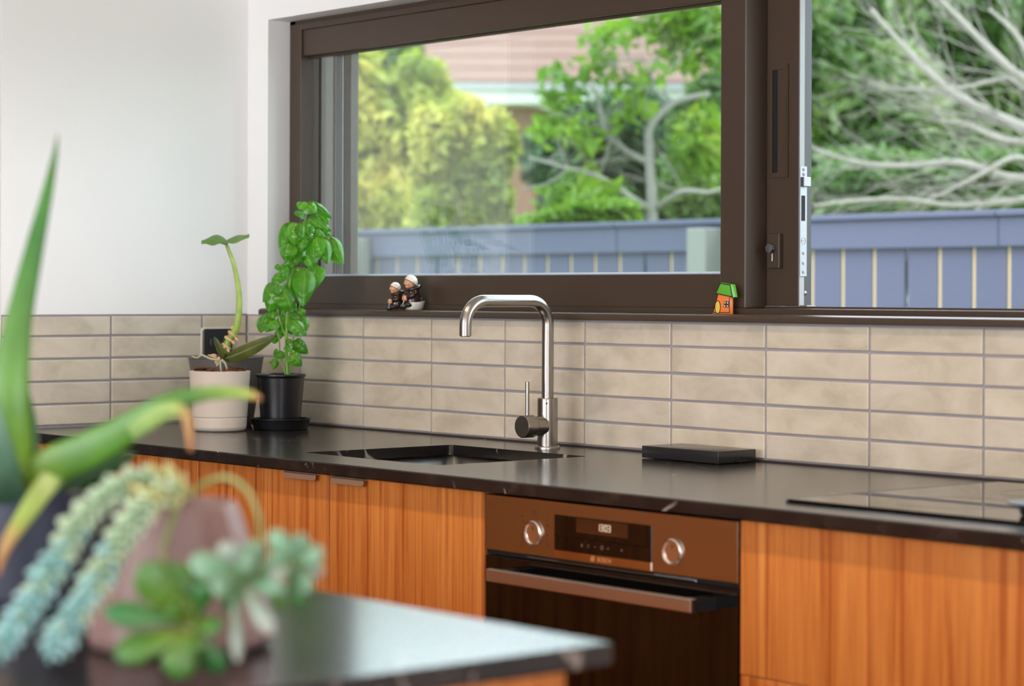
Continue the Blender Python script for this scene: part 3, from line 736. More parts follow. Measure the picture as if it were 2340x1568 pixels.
def strip(pts, w, y, name, mat):
    q = MB()
    for a, b in zip(pts[:-1], pts[1:]):
        a = Vector((a[0], 0, a[1])); b = Vector((b[0], 0, b[1])); d = (b - a).normalized(); nrm = Vector((-d.z, 0, d.x)) * w / 2
        q.prism([((a + nrm - d * w / 3).x, (a + nrm - d * w / 3).z), ((b + nrm + d * w / 3).x, (b + nrm + d * w / 3).z), ((b - nrm + d * w / 3).x, (b - nrm + d * w / 3).z), ((a - nrm - d * w / 3).x, (a - nrm - d * w / 3).z)], 1, y - .0004, y + .0004)
    q.build(name, mat, th_)
rin = [hp(1637.5, 670.5), hp(1647.5, 647.5), hp(1670, 651.5), hp(1675.2, 678.5), hp(1637.5, 670.5)]
strip(rin, .0017, hf - .0020, 'roof_outline', blk)
strip([hp(1640.5, 674), hp(1629.5, 714), hp(1667, 714.8), hp(1667, 680.5)], .0015, hf, 'wall_outline', blk)
dc = hp(1640.5, 702); dr = []
for k in range(28):
    a = 2 * math.pi * k / 28; dr.append((dc[0] + .0072 * math.cos(a) * (1 if math.sin(a) > 0 else 1), max(dc[1] + .0122 * math.sin(a), SZ + .0009)))
hd2 = MB().prism(dr, 1, hf - .0005, hf + .0005).build('door', yel, th_)
strip(dr + [dr[0]], .0013, hf - .0004, 'door_outline', blk)
MB().lathe([(.0009, 0), (.0009, .0008)], (hp(1637.5, 702)[0], hf - .0010, hp(1637.5, 702)[1]), 10, (0, 1, 0)).build('door_knob', org_, hd2)
wq = [hp(1655, 688.2), hp(1666, 688.6), hp(1664.8, 703.2), hp(1653.6, 702.8)]
hw_ = MB().prism(wq, 1, hf - .0004, hf + .0004).build('window', blk, th_)
cx_ = sum(p[0] for p in wq) / 4; cz_ = sum(p[1] for p in wq) / 4
for c_ in wq:
    mx = ((c_[0] * .52 + cx_ * .48), (c_[1] * .52 + cz_ * .48)); MB().box(mx[0] - .0014, mx[0] + .0014, hf - .0007, hf, mx[1] - .0018, mx[1] + .0018).build('window_pane', M['white_glaze'], hw_)

# ------------------------------------------------------------------ plants: shared leaf builders
def leaf_mesh(name, mat, nu=10, nv=8, shape=(.55, .9), cup=.35, droop=.5, pucker=.0, thick=0.0, seed=0):
    # unit leaf: base at the origin, tip at +x = 1, half width 0.5 along y, upper face +z
    r = random.Random(seed); q = MB(); vs = []; uv = []; fs = []
    for i in range(nu + 1):
        u = i / nu
        w = .5 * (math.sin(math.pi * u ** shape[0]) ** shape[1]) if 0 < u < 1 else 0
        w = max(w, .012 if u < .5 else .0)
        for j in range(nv + 1):
            v = -1 + 2 * j / nv
            z = -cup * .5 * (abs(v) ** 1.7) * (w / .5) + .045 * (1 - abs(v)) * 0 - .05 * math.exp(-(v / .12) ** 2)
            z += pucker * math.sin(u * 19 + abs(v) * 4) * (1 - abs(v)) * abs(v) * 4
            z += droop * (.25 - (u - .5) ** 2)
            vs.append((u, v * w, z)); uv.append((u, j / nv))
    def idx(i, j): return i * (nv + 1) + j
    for i in range(nu):
        for j in range(nv): fs.append([idx(i, j), idx(i + 1, j), idx(i + 1, j + 1), idx(i, j + 1)])
    q.add(vs, fs, True, uv); return q.mesh(name, mat)
def fat_leaf_mesh(name, mat, prof, n=8, flat=.5, curve=0.0):
    q = MB(); vs = []; uv = []; fs = []; m_ = len(prof)
    for i, (u, w) in enumerate(prof):
        for k in range(n):
            a = 2 * math.pi * k / n; vs.append((u, w * math.cos(a), w * flat * math.sin(a) + curve * u * u)); uv.append((u, k / n))
    for i in range(m_ - 1):
        for k in range(n): fs.append([i * n + k, i * n + (k + 1) % n, (i + 1) * n + (k + 1) % n, (i + 1) * n + k])
    fs.append(list(range(n))); fs.append([(m_ - 1) * n + k for k in range(n)])
    q.add(vs, fs, True, uv); return q.mesh(name, mat)
def leaf_matrix(b, t, width, normal, zs=None):
    b = Vector(b); t = Vector(t); x = t - b; L = x.length; x = x / L
    z = (Vector(normal) - x * x.dot(Vector(normal))).normalized(); y = z.cross(x)
    return Matrix.Translation(b) @ Matrix((x * L, y * width, z * (zs or L))).transposed().to_4x4()
CAMDIR = -FW

# ------------------------------------------------------------------ basil in a black nursery pot
bc = Vector((.367, -.153, 0)); bd0 = depth_of(bc)
sa = MB().lathe([(.058, 0), (.061, .001), (.0665, .0225), (.0690, .0232), (.0690, .0250), (.0655, .0250), (.0600, .0035), (.0, .0030)], bc, 48).build('saucer', M['black_pot'])
tag(sa, 'round black plastic saucer under the basil pot', 'saucer')
bs = thing('potted_basil', 'bushy green basil plant in a black plastic nursery pot', 'plant', (bc.x, bc.y, .0036))
MB().lathe([(.040, .0036), (.0440, .0040), (.0530, .1180), (.0565, .1190), (.0572, .1245), (.0560, .1260), (.0525, .1255), (.0505, .1170), (.0500, .1120), (.0, .1130)], bc, 48).build('pot', M['black_pot'], bs)
MB().lathe([(.0495, .1130), (.0480, .1165), (.030, .1190), (.0, .1200)], bc, 32).build('soil', M['soil'], bs)
mb = m_leaf('basil_leaf', [(0, srgb((120, 170, 60))), (.3, srgb((104, 180, 46))), (1, srgb((82, 164, 40)))], .25, .42, rib=srgb((150, 196, 96)))
mst = plain('basil_stem', (128, 172, 72), .45)
BL = [leaf_mesh('basil_leaf', mb, 12, 8, (.62, .75), .6, dr_, .05, seed=i) for i, dr_ in enumerate((.25, .55, .85))]
basil = '''698 467 723 488 27 -2|698 461 683 480 25 -2|695 489 672 489 21 -1|705 461 759 499 20 0|726 484 751 513 24 1|707 496 757 528 29 0|704 499 739 525 22 -1|707 515 716 534 13 -1|742 530 760 539 11 0
671 508 650 514 15 0|669 508 640 573 30 0|677 509 672 563 31 -3|686 508 688 546 22 -3|692 506 706 539 20 -2|692 544 690 579 21 -2|660 556 653 600 32 -2|667 562 677 607 30 -1|663 597 668 617 17 0|680 560 690 605 24 1
718 541 721 605 36 0|723 540 735 586 26 -2|736 544 748 604 27 -1|746 541 773 607 22 0|756 541 784 607 25 1|718 524 744 545 16 -2|701 581 714 614 24 0|722 604 713 665 34 1|680 610 690 692 47 0|697 613 692 703 38 -2
641 622 621 651 25 0|643 605 652 641 19 -1|641 609 627 612 13 -1|625 646 601 691 24 0|629 652 614 715 38 -2|629 650 636 674 22 -3|634 669 643 695 24 0|644 659 670 716 37 -3|663 686 678 711 19 -1
610 715 595 761 34 0|632 731 606 759 24 -1|624 710 624 729 20 0|643 710 655 713 15 0|648 717 643 764 25 1|662 727 700 768 28 -2|670 727 680 770 18 -1|691 705 686 726 16 0|687 724 700 758 22 0|637 755 635 778 18 0
629 769 626 786 13 0|670 779 704 809 24 0|663 810 690 837 26 -2|650 805 626 816 17 -2|636 801 625 812 12 0|632 822 624 844 13 -1|634 820 616 830 9 0|656 786 662 804 16 -1|663 774 655 786 13 -1|662 717 673 729 18 -1
676 520 662 548 26 1|700 520 716 560 26 2|650 600 662 640 26 2|700 640 705 680 24 2|640 690 632 712 22 2|655 740 668 765 18 1|660 640 668 680 30 2|684 560 700 600 26 2'''
rb = random.Random(11)
for row in basil.replace('\n', '|').split('|'):
    bx, by, tx_, ty_, w_, dq = [float(v) for v in row.split()]
    dd = bd0 + dq * .012 + rb.uniform(-.008, .008)
    b_ = at(bx, by, dd); t_ = at(tx_, ty_, dd + rb.uniform(-.022, .010)); k_ = dd / FPX
    nr = CAMDIR * 1.0 + Vector((0, 0, 1)) * rb.uniform(.25, .8) + RT * rb.uniform(-.5, .5)
    L_ = (t_ - b_).length
    obj_of('leaf', rb.choice(BL), bs, leaf_matrix(b_, t_, w_ * k_ * 1.38, nr, min(L_, .045)))
def pxpath(pts, n=6): return [at(p[0], p[1], p[2]) for p in spath([(x, y, d) for x, y, d in pts], n)]
for pts, r0, r1 in (([(656, 862, 0), (655, 800, 0), (655, 765, -.004), (657, 700, 0), (668, 620, .005), (690, 560, .005), (702, 465, 0)], .0040, .0016),
                    ([(654, 772, -.004), (640, 735, -.01), (632, 690, -.008), (628, 648, -.01)], .0022, .0014),
                    ([(660, 860, .006), (667, 790, .006), (674, 755, .01), (684, 700, .01), (695, 612, 0)], .0030, .0015),
                    ([(690, 560, .005), (718, 538, 0), (745, 541, .004), (758, 541, .008)], .0018, .0010),
                    ([(653, 858, -.004), (641, 815, -.01), (637, 770, -.006), (625, 735, 0)], .0022, .0012),
                    ([(690, 560, .005), (680, 512, -.015)], .0016, .0012), ([(632, 690, -.008), (641, 612, .0)], .0014, .0010), ([(657, 700, 0), (664, 725, -.01)], .0014, .001)):
    p_ = pxpath([(x, y, bd0 + d) for x, y, d in pts]); n_ = len(p_)
    MB().tube(p_, [r0 + (r1 - r0) * i / (n_ - 1) for i in range(n_)], 8).build('stem', mst, bs)

# ------------------------------------------------------------------ cream pot with orchid leaf and tall stem
pc = Vector((.3310, -.2935, .0006)); pd0 = depth_of(pc)
po = thing('potted_orchid', 'cream ceramic pot with a long-stemmed single-leaf plant in bark chips', 'plant', (pc.x, pc.y, 0))
MB().lathe([(.054, 0), (.0575, .0015), (.0602, .0085), (.0612, .0285), (.0600, .0295), (.0600, .0305), (.0616, .0318), (.0680, .1310), (.0684, .1330), (.0670, .1340), (.0655, .1320), (.0640, .1180), (.0, .1180)], pc, 56).build('pot', M['white_pot'], po, 50)
rp = random.Random(5)
chips = [MB().prism([(-.5, -.28), (.35, -.4), (.5, .1), (.1, .42), (-.45, .3)], 2, -.22, .22, .06).mesh('bark_chip', M['bark']) for _ in range(2)]
for k in range(46):
    a = rp.uniform(0, 6.28); r_ = .058 * math.sqrt(rp.random()); s_ = rp.uniform(.012, .026)
    Mx = Matrix.Translation((pc.x + r_ * math.cos(a), pc.y + r_ * math.sin(a), .1270 + rp.uniform(0, .012))) @ Matrix.Rotation(rp.uniform(0, 6), 4, 'Z') @ Matrix.Rotation(rp.uniform(-.9, .9), 4, 'X') @ Matrix.Diagonal((s_, s_ * .6, s_ * .5, 1))
    obj_of('bark_chip', rp.choice(chips), po, Mx)
MB().lathe([(.062, .118), (.060, .124), (.0, .127)], pc, 32).build('potting_mix', M['soil'], po)
mcane = m_leaf('stem_green', [(0, srgb((120, 160, 64))), (.35, srgb((150, 184, 84))), (.8, srgb((170, 192, 110))), (1, srgb((110, 150, 50)))], .4, .1)
p_ = pxpath([(512, 808, pd0), (523, 778, pd0), (537, 757, pd0 - .005), (545, 720, pd0 - .008), (546, 670, pd0), (536, 610, pd0 + .01), (522, 570, pd0 + .01), (516, 556, pd0 + .01)], 6)
n_ = len(p_); MB().tube(p_, [(.0086 if i < 12 else .0086 - .0050 * (i - 12) / (n_ - 13)) for i in range(n_)], 14).build('stem', mcane, po)
mhusk = plain('dry_husk', (206, 168, 128), .7)
for (hx_, hy_, hr_) in ((517, 792, .0118), (524, 776, .0122), (532, 764, .0124)):
    c_ = at(hx_, hy_, pd0); MB().lathe([(hr_, -.003), (hr_ * 1.06, 0), (hr_, .003)], c_, 14, (RT * .55 + UP * .8)).build('node_ring', mhusk, po)
for (a_, b_, w_) in (((536, 770), (545, 779), 6), ((530, 778), (536, 787), 7), ((528, 752), (534, 745), 8), ((519, 796), (524, 806), 6), ((500, 815), (495, 838), 14), ((496, 812), (478, 812), 9), ((499, 820), (474, 810), 8), ((490, 830), (503, 818), 12), ((505, 800), (514, 792), 8)):
    obj_of('husk', leaf_mesh('husk', mhusk, 5, 4, (.7, .8), .6, .4), po, leaf_matrix(at(*a_, pd0 - .012), at(*b_, pd0 - .014), w_ * .00098, CAMDIR + UP * .3))
# flat leaf on top of the stem: two broad lobes seen edge-on
mol = m_leaf('broad_leaf', [(0, srgb((104, 150, 60))), (.5, srgb((92, 142, 56))), (1, srgb((118, 164, 70)))], .4, .3)
q = MB(); vs = []; fs = []; uv = []; nu, nv = 16, 8
c0_ = at(515, 553, pd0 + .01); XA = RT; YA = Vector((FW.x, FW.y, 0)).normalized()
for i in range(nu + 1):
    u = i / nu * 2 - 1; x = u * .054
    wv = .036 * math.sqrt(max(0, 1 - abs(u) ** 2.6)) * (1 - .25 * math.exp(-(u / .12) ** 2)) + .001
    for j in range(nv + 1):
        v = j / nv * 2 - 1
        z = .004 + .0045 * v + .011 * math.exp(-((abs(u) - .45) / .3) ** 2) * v * (.8 if u < 0 else .55) + (.010 * max(0, u) ** 2) - .006 * max(0, -u - .7) * 3 - .006 * math.exp(-(u / .1) ** 2)
        vs.append(c0_ + XA * x + YA * (wv * v) + UP * (z + .004 * (1 - abs(v)))); uv.append((i / nu, j / nv))
for i in range(nu):
    for j in range(nv): k = i * (nv + 1) + j; fs.append([k, k + nv + 1, k + nv + 2, k + 1])
q.add(vs, fs, True, uv); q.build('leaf', mol, po)
mor = m_leaf('orchid_leaf', [(0, srgb((70, 84, 30))), (.5, srgb((92, 100, 40))), (1, srgb((74, 96, 40)))], .38, .15, rib=srgb((70, 82, 30)))
OL = leaf_mesh('orchid_leaf', mor, 14, 8, (.75, .62), .28, .16)
obj_of('orchid_leaf', OL, po, leaf_matrix(at(506, 818, pd0 - .005), at(631, 766, pd0 - .02), 40 * .00098, CAMDIR * .8 + UP * .55, .12))
obj_of('orchid_leaf', OL, po, leaf_matrix(at(508, 822, pd0 - .01), at(489, 770, pd0 - .02), 21 * .00098, CAMDIR * .8 - RT * .5, .05))
mroot = plain('aerial_root', (168, 168, 140), .6)
for pts in ([(502, 824), (480, 820), (462, 812), (450, 818), (438, 814)], [(504, 824), (504, 838), (506, 852)], [(506, 822), (515, 832), (520, 850)]):
    p_ = pxpath([(x, y, pd0 - .02) for x, y in pts], 4); MB().tube(p_, [.0030 - .0015 * i / len(p_) for i in range(len(p_))], 8).build('aerial_root', mroot, po)

# ------------------------------------------------------------------ empty grey pot behind
gc = Vector((.182, -.180, .0006))
gp = MB().lathe([(.058, 0), (.061, .0015), (.064, .012), (.0870, .1560), (.0885, .1590), (.0875, .1605), (.0850, .1590), (.0620, .012), (.0, .010)], gc, 56).build('planter_pot', M['grey_pot'], None, 50)
tag(gp, 'wide matte grey pot in the corner behind the cream pot', 'pot')

# ------------------------------------------------------------------ aloe on the island
ac = Vector((2.585, -1.965, .0006)); ad = depth_of(ac)
al = thing('potted_aloe', 'tall aloe with long pointed leaves in a dark navy pot, at the left', 'plant', tuple(ac))
MB().lathe([(.066, 0), (.070, .002), (.074, .012), (.0850, .106), (.0870, .112), (.0870, .117), (.0845, .118), (.0815, .112), (.0800, .098), (.0, .098)], ac, 56).build('pot', M['navy_pot'], al, 50)
MB().lathe([(.080, .098), (.076, .104), (.0, .107)], ac, 32).build('soil', M['soil'], al)
def aloe_leaf(pts, mat, n=12, curl=.55):
    # pts: px, py, depth, half width px; a thick blade, flat on the upper side
    P_ = spath([(p[0], p[1], p[2], p[3]) for p in pts], 6); vs = []; uv = []; fs = []; m_ = len(P_)
    C_ = [at(p[0], p[1], p[2]) for p in P_]
    for i, p in enumerate(P_):
        t = (C_[min(i + 1, m_ - 1)] - C_[max(i - 1, 0)]).normalized(); s_ = t.cross(CAMDIR).normalized(); nn = s_.cross(t).normalized(); w = max(p[3], .3) * p[2] / FPX
        for k in range(n):
            a = 2 * math.pi * k / n; vs.append(C_[i] + s_ * (w * math.cos(a)) + nn * (w * curl * math.sin(a) * (1 if math.sin(a) < 0 else .45))); uv.append((i / (m_ - 1), k / n))
    for i in range(m_ - 1):
        for k in range(n): fs.append([i * n + k, i * n + (k + 1) % n, (i + 1) * n + (k + 1) % n, (i + 1) * n + k])
    fs.append(list(range(n))); fs.append([(m_ - 1) * n + k for k in range(n)])
    MB().add(vs, fs, True, uv).build('leaf', mat, al)
mA = m_leaf('aloe_green', [(0, srgb((150, 178, 60))), (.25, srgb((96, 142, 52))), (.6, srgb((62, 120, 56))), (.9, srgb((74, 124, 50))), (1, srgb((150, 120, 96)))], .38, .12, noise=18)
mAd = m_leaf('aloe_dark', [(0, srgb((40, 84, 40))), (1, srgb((36, 92, 34)))], .4, .1, noise=18)
mAb = m_leaf('aloe_blue', [(0, srgb((70, 110, 84))), (1, srgb((96, 128, 112)))], .4, .1, noise=18)
mAt = m_leaf('aloe_brown_tip', [(0, srgb((150, 170, 50))), (.2, srgb((96, 144, 56))), (.62, srgb((86, 142, 44))), (.84, srgb((160, 180, 70))), (.93, srgb((206, 150, 90))), (1, srgb((190, 120, 80)))], .4, .12, noise=18)
mAp = m_leaf('aloe_dying', [(0, srgb((150, 180, 110))), (.4, srgb((160, 184, 92))), (.6, srgb((206, 160, 100))), (1, srgb((196, 124, 70)))], .45, .15, noise=18)
aloe_leaf([(30, 1170, ad, 52), (22, 1050, ad - .02, 54), (22, 900, ad - .03, 46), (42, 740, ad - .02, 32), (78, 570, ad, 22), (108, 440, ad + .02, 13), (126, 350, ad + .03, 6), (131, 305, ad + .03, 1)], mA)
aloe_leaf([(70, 1170, ad + .03, 36), (62, 1050, ad + .05, 30), (62, 960, ad + .07, 21), (52, 880, ad + .08, 11), (44, 815, ad + .09, 1)], mAd)
aloe_leaf([(30, 1180, ad - .05, 40), (14, 1080, ad - .07, 34), (-6, 980, ad - .08, 22), (-24, 880, ad - .08, 9), (-34, 800, ad - .08, 1)], mAb)
aloe_leaf([(50, 1150, ad - .04, 50), (110, 1075, ad - .06, 48), (210, 1025, ad - .08, 42), (300, 975, ad - .09, 34), (370, 930, ad - .10, 25), (440, 905, ad - .10, 18), (520, 897, ad - .10, 14), (575, 903, ad - .10, 9), (598, 912, ad - .10, 2)], mAt)
aloe_leaf([(300, 990, ad - .10, 20), (360, 950, ad - .12, 22), (400, 935, ad - .13, 18), (424, 950, ad - .13, 13), (432, 985, ad - .13, 9), (436, 1030, ad - .13, 6)], mAp)
aloe_leaf([(90, 1160, ad + .02, 42), (160, 1105, ad + .03, 38), (230, 1070, ad + .04, 30), (290, 1045, ad + .05, 14), (312, 1036, ad + .05, 2)], mAd)
aloe_leaf([(120, 1090, ad - .09, 26), (90, 1130, ad - .12, 25), (50, 1190, ad - .14, 20), (18, 1240, ad - .15, 15), (2, 1290, ad - .15, 7), (-2, 1320, ad - .15, 1)], mAp)
aloe_leaf([(40, 1170, ad - .06, 46), (20, 1130, ad - .09, 42), (-15, 1090, ad - .11, 30), (-50, 1040, ad - .12, 8)], mAb)

# ------------------------------------------------------------------ mauve pot with trailing succulents
sc0 = Vector((2.897, -1.996, .0006)); sd0 = depth_of(sc0)
su = thing('potted_succulents', 'mauve tapered pot with trailing beaded and rosette succulents, on the island', 'plant', tuple(sc0))
MB().lathe([(.074, 0), (.080, .003), (.0835, .010), (.0820, .022), (.0590, .100), (.0530, .118), (.0495, .1255), (.0465, .1265), (.0450, .1245), (.0450, .108), (.0, .104)], sc0, 12).build('pot', M['pink_pot'], su, 25)
MB().lathe([(.0425, .106), (.036, .113), (.0, .116)], sc0, 24).build('soil', M['soil'], su)
msed = m_leaf('sedum_bead', [(0, srgb((120, 164, 124))), (.5, srgb((192, 222, 192))), (1, srgb((226, 240, 220)))], .45, .2)
msedy = m_leaf('sedum_bead_pale', [(0, srgb((164, 182, 110))), (.5, srgb((222, 222, 156))), (1, srgb((240, 234, 184)))], .45, .2)
msedb = m_leaf('sedum_bead_blue', [(0, srgb((90, 160, 172))), (.5, srgb((158, 214, 226))), (1, srgb((206, 236, 242)))], .45, .2)
prof = [(0, .06), (.12, .2), (.4, .34), (.7, .30), (.9, .16), (1, .02)]
SB = [fat_leaf_mesh('bead_leaf', m_, prof, 6, .85, .12) for m_ in (msed, msedy, msedb)]
mtw = plain('succulent_stem', (150, 160, 96), .5)
rs = random.Random(3)
def strand(pts, nleaf, rad):
    p_ = pxpath(pts, 10); n_ = len(p_)
    so_ = MB().tube(p_, .0022, 6).build('trailing_stem', mtw, su)
    L_ = [0]
    for a, b in zip(p_[:-1], p_[1:]): L_.append(L_[-1] + (b - a).length)
    for k in range(nleaf):
        s_ = L_[-1] * (k + .5) / nleaf; i = max(j for j in range(n_) if L_[j] <= s_); i = min(i, n_ - 2)
        f_ = (s_ - L_[i]) / (L_[i + 1] - L_[i]); c_ = p_[i].lerp(p_[i + 1], f_); t_ = (p_[i + 1] - p_[i]).normalized()
        e1 = t_.orthogonal().normalized(); e2 = t_.cross(e1); a = k * 2.39996; d_ = e1 * math.cos(a) + e2 * math.sin(a)
        g_ = k / nleaf; sz = rad * (1.0 if g_ < .9 else 1.0 - (g_ - .9) * 5) * rs.uniform(.88, 1.12)
        tip = c_ + d_ * sz * 1.1 + t_ * sz * .95
        me_ = SB[1] if rs.random() < (.95 - 2.8 * g_) else (SB[2] if rs.random() < (g_ - .45) * 2.2 else SB[0])
        obj_of('bead_leaf', me_, so_, leaf_matrix(c_, tip, sz * .82, t_ * -1 + d_ * .3, sz))
strand([(432, 1128, sd0 - .03), (370, 1100, sd0 - .05), (285, 1112, sd0 - .08), (202, 1170, sd0 - .11), (136, 1272, sd0 - .15), (64, 1390, sd0 - .18), (0, 1490, sd0 - .20)], 146, .0128)
strand([(425, 1135, sd0 - .05), (365, 1130, sd0 - .08), (312, 1180, sd0 - .11), (258, 1265, sd0 - .14), (206, 1352, sd0 - .17), (156, 1430, sd0 - .19), (116, 1494, sd0 - .21)], 146, .0128)
mgg = m_leaf('rosette_green', [(0, srgb((120, 140, 36))), (.4, srgb((92, 132, 40))), (1, srgb((70, 124, 52)))], .4, .15)
mgd = m_leaf('rosette_dark', [(0, srgb((80, 120, 50))), (1, srgb((50, 120, 66)))], .4, .15)
mgm = m_leaf('rosette_mint', [(0, srgb((104, 134, 84))), (.5, srgb((112, 158, 128))), (1, srgb((140, 176, 154)))], .4, .15)
mgw = m_leaf('rosette_pale', [(0, srgb((120, 146, 116))), (.5, srgb((154, 174, 164))), (1, srgb((178, 184, 182)))], .4, .15)
pr2 = [(0, .16), (.15, .2), (.4, .34), (.65, .47), (.85, .38), (.96, .18), (1, .03)]
RM = {k: fat_leaf_mesh('rosette_leaf', m_, pr2, 10, .34, .1) for k, m_ in (('g', mgg), ('d', mgd), ('m', mgm), ('w', mgw))}
for pts in ([(415, 1140, -.035), (404, 1160, -.055), (385, 1215, -.075), (372, 1270, -.09), (395, 1350, -.16), (425, 1425, -.20)], [(425, 1425, -.20), (480, 1370, -.205), (550, 1320, -.205), (610, 1305, -.20), (670, 1288, -.20)],
            [(432, 1136, -.02), (470, 1103, -.03), (520, 1092, -.035), (565, 1122, -.04), (590, 1180, -.045), (593, 1240, -.05), (578, 1300, -.10)], [(425, 1425, -.20), (450, 1455, -.20), (470, 1475, -.205)]):
    p_ = pxpath([(x, y, sd0 + d) for x, y, d in pts], 6); MB().tube(p_, [.0026 - .0008 * i / len(p_) for i in range(len(p_))], 8).build('trailing_stem', mtw, su)
ros = '''425 1415 322 1288 105 g -2|420 1418 238 1400 72 d 0|425 1445 262 1500 86 g 1|440 1450 395 1548 92 g 0|455 1450 505 1535 66 d 2|440 1400 395 1285 62 g 3|440 1420 510 1440 60 g -3|432 1420 380 1385 54 g -4|450 1410 470 1328 58 d -2|448 1440 440 1500 50 g -4
480 1380 400 1300 74 g 1|560 1325 432 1282 74 m -2|560 1315 505 1240 56 w 0|565 1310 585 1238 66 m 2|560 1330 655 1348 52 m -3|570 1325 640 1290 50 m 1|555 1340 520 1400 56 d 1|560 1345 625 1450 46 w -2|535 1360 545 1515 34 w -2|550 1330 480 1350 60 m -4|575 1330 560 1275 52 m -5
670 1290 622 1212 56 m 1|672 1290 742 1262 60 m 0|672 1285 690 1222 54 m 2|665 1300 715 1352 48 m -2|660 1300 690 1392 40 d 1|665 1292 620 1330 46 w -3|668 1292 612 1275 44 m -1|675 1296 738 1310 40 w 2|600 1310 650 1395 38 g 2|600 1308 555 1268 42 m -2'''
rr_ = random.Random(8)
for row in ros.replace('\n', '|').split('|'):
    v = row.split(); bx, by, tx_, ty_, w_ = [float(q_) for q_ in v[:5]]; dq = float(v[6]) * .006
    d0 = sd0 - .205 + dq; b_ = at(bx, by, d0); t_ = at(tx_, ty_, d0 + dq * .8)
    obj_of('rosette_leaf', RM[v[5]], su, leaf_matrix(b_, t_, w_ * d0 / FPX * 1.02, CAMDIR + UP * .5 + RT * rr_.uniform(-.5, .5), .03))

# ------------------------------------------------------------------ outside: ground, fence, neighbour, trees
GZ = -1.15
gm = m_foliage('grass_bank', [(.3, srgb((70, 104, 44))), (.7, srgb((130, 150, 74)))], 2.0, 0)
struct(MB().box(-30, 14, .25, 6.0, GZ - .2, GZ).build('ground', gm), 'green ground outside the window')
hv = []; hn = 24; hm = 10; hf_ = []
for i in range(hm + 1):
    for j in range(hn + 1):
        y = 6.0 + i * 3.6; x = -48 + j * 2.7; z = GZ + .12 * (i * 3.6) + .7 * math.sin(j * .9) * math.sin(i * .8) * (i > 0)
        hv.append((x, y, z))
for i in range(hm):
    for j in range(hn): k = i * (hn + 1) + j; hf_.append([k, k + 1, k + hn + 2, k + hn + 1])
struct(MB().add(hv, hf_, True).build('hill', gm), 'grassy bank rising behind the fence')

FYF = 3.5
fe = thing('paling_fence', 'blue-grey stained timber paling fence outside the window', 'fence', (-2.5, FYF, GZ))
pm = MB().box(-.0715, .0715, 0, .018, GZ + .02, .560, .002).mesh('paling', M['fence'], (0, 0, GZ))
sm_ = MB().box(-.0105, .0105, .005, .016, GZ + .02, .540).mesh('gap_light', M['timber'], (0, 0, GZ))  # pale strips stand in for light leaking between the palings
k = -32
while k < 26:
    gx = -.3769 + k * .1566
    obj_of('paling', pm, fe, Matrix.Translation((gx + .0783, FYF, GZ)))
    if (k % 9) != -3 % 9: obj_of('gap_light', sm_, fe, Matrix.Translation((gx, FYF, GZ)))
    k += 1
for xa in range(-5, 4, 1):
    xa_, xb_ = xa * 1.0 - .4, xa * 1.0 + .598
    MB().box(xa_, xb_, FYF - .030, FYF - .002, .4830, .5920, .003).build('capping_board', M['fence'], fe)
    MB().box(xa_, xb_, FYF - .050, FYF + .060, .5920, .6150, .004).build('top_cap', M['fence'], fe)
MB().box(-5.4, 4.0, FYF + .0185, FYF + .060, -.20, -.11).build('rail', M['timber'], fe)
MB().box(-5.4, 4.0, FYF + .0185, FYF + .060, .35, .44).build('rail', M['timber'], fe)
for px_ in (820, 1622):
    v = onp(px_, 580, 1, FYF - .06); w_ = .055
    MB().box(v.x - w_, v.x + w_, FYF - .14, FYF - .031, GZ, .575, .004).build('post', M['concrete'], fe)

def fast_mesh(name, V, F4, mat):
    me = bpy.data.meshes.new(name); nf = len(F4); me.vertices.add(len(V)); me.vertices.foreach_set('co', np.asarray(V, np.float32).ravel())
    me.loops.add(nf * 4); me.loops.foreach_set('vertex_index', np.asarray(F4, np.int32).ravel())
    me.polygons.add(nf); me.polygons.foreach_set('loop_start', np.arange(0, nf * 4, 4, dtype=np.int32)); me.polygons.foreach_set('loop_total', np.full(nf, 4, np.int32))
    me.update(calc_edges=True); me.materials.append(mat); return me
def foliage(name, mat, parent, blobs, n, size, seed):
    g_ = np.random.default_rng(seed); B = np.array(blobs, float); vol = B[:, 3] * B[:, 4] * B[:, 5]; pick = g_.choice(len(B), n, p=vol / vol.sum())
    d = g_.normal(size=(n, 3)); d /= np.linalg.norm(d, axis=1, keepdims=True); rad = g_.random(n) ** .45
    c = B[pick, :3] + d * B[pick, 3:6] * rad[:, None]
    a = g_.normal(size=(n, 3)); a /= np.linalg.norm(a, axis=1, keepdims=True); b = np.cross(a, g_.normal(size=(n, 3))); b /= np.linalg.norm(b, axis=1, keepdims=True)
    nn = np.cross(a, b); s = size * (.6 + .8 * g_.random(n))[:, None]
    V = np.stack([c - a * s, c + b * s * .45 + nn * s * .12, c + a * s, c - b * s * .45 + nn * s * .12], 1).reshape(-1, 3)
    F = np.arange(n * 4).reshape(-1, 4); o = np.array(parent['_o'])
    ob = bpy.data.objects.new(name, fast_mesh(name, V - o, F, mat)); COL.objects.link(ob); ob.parent = parent; ob['_o'] = parent['_o']; ob['kind'] = 'stuff'; return ob
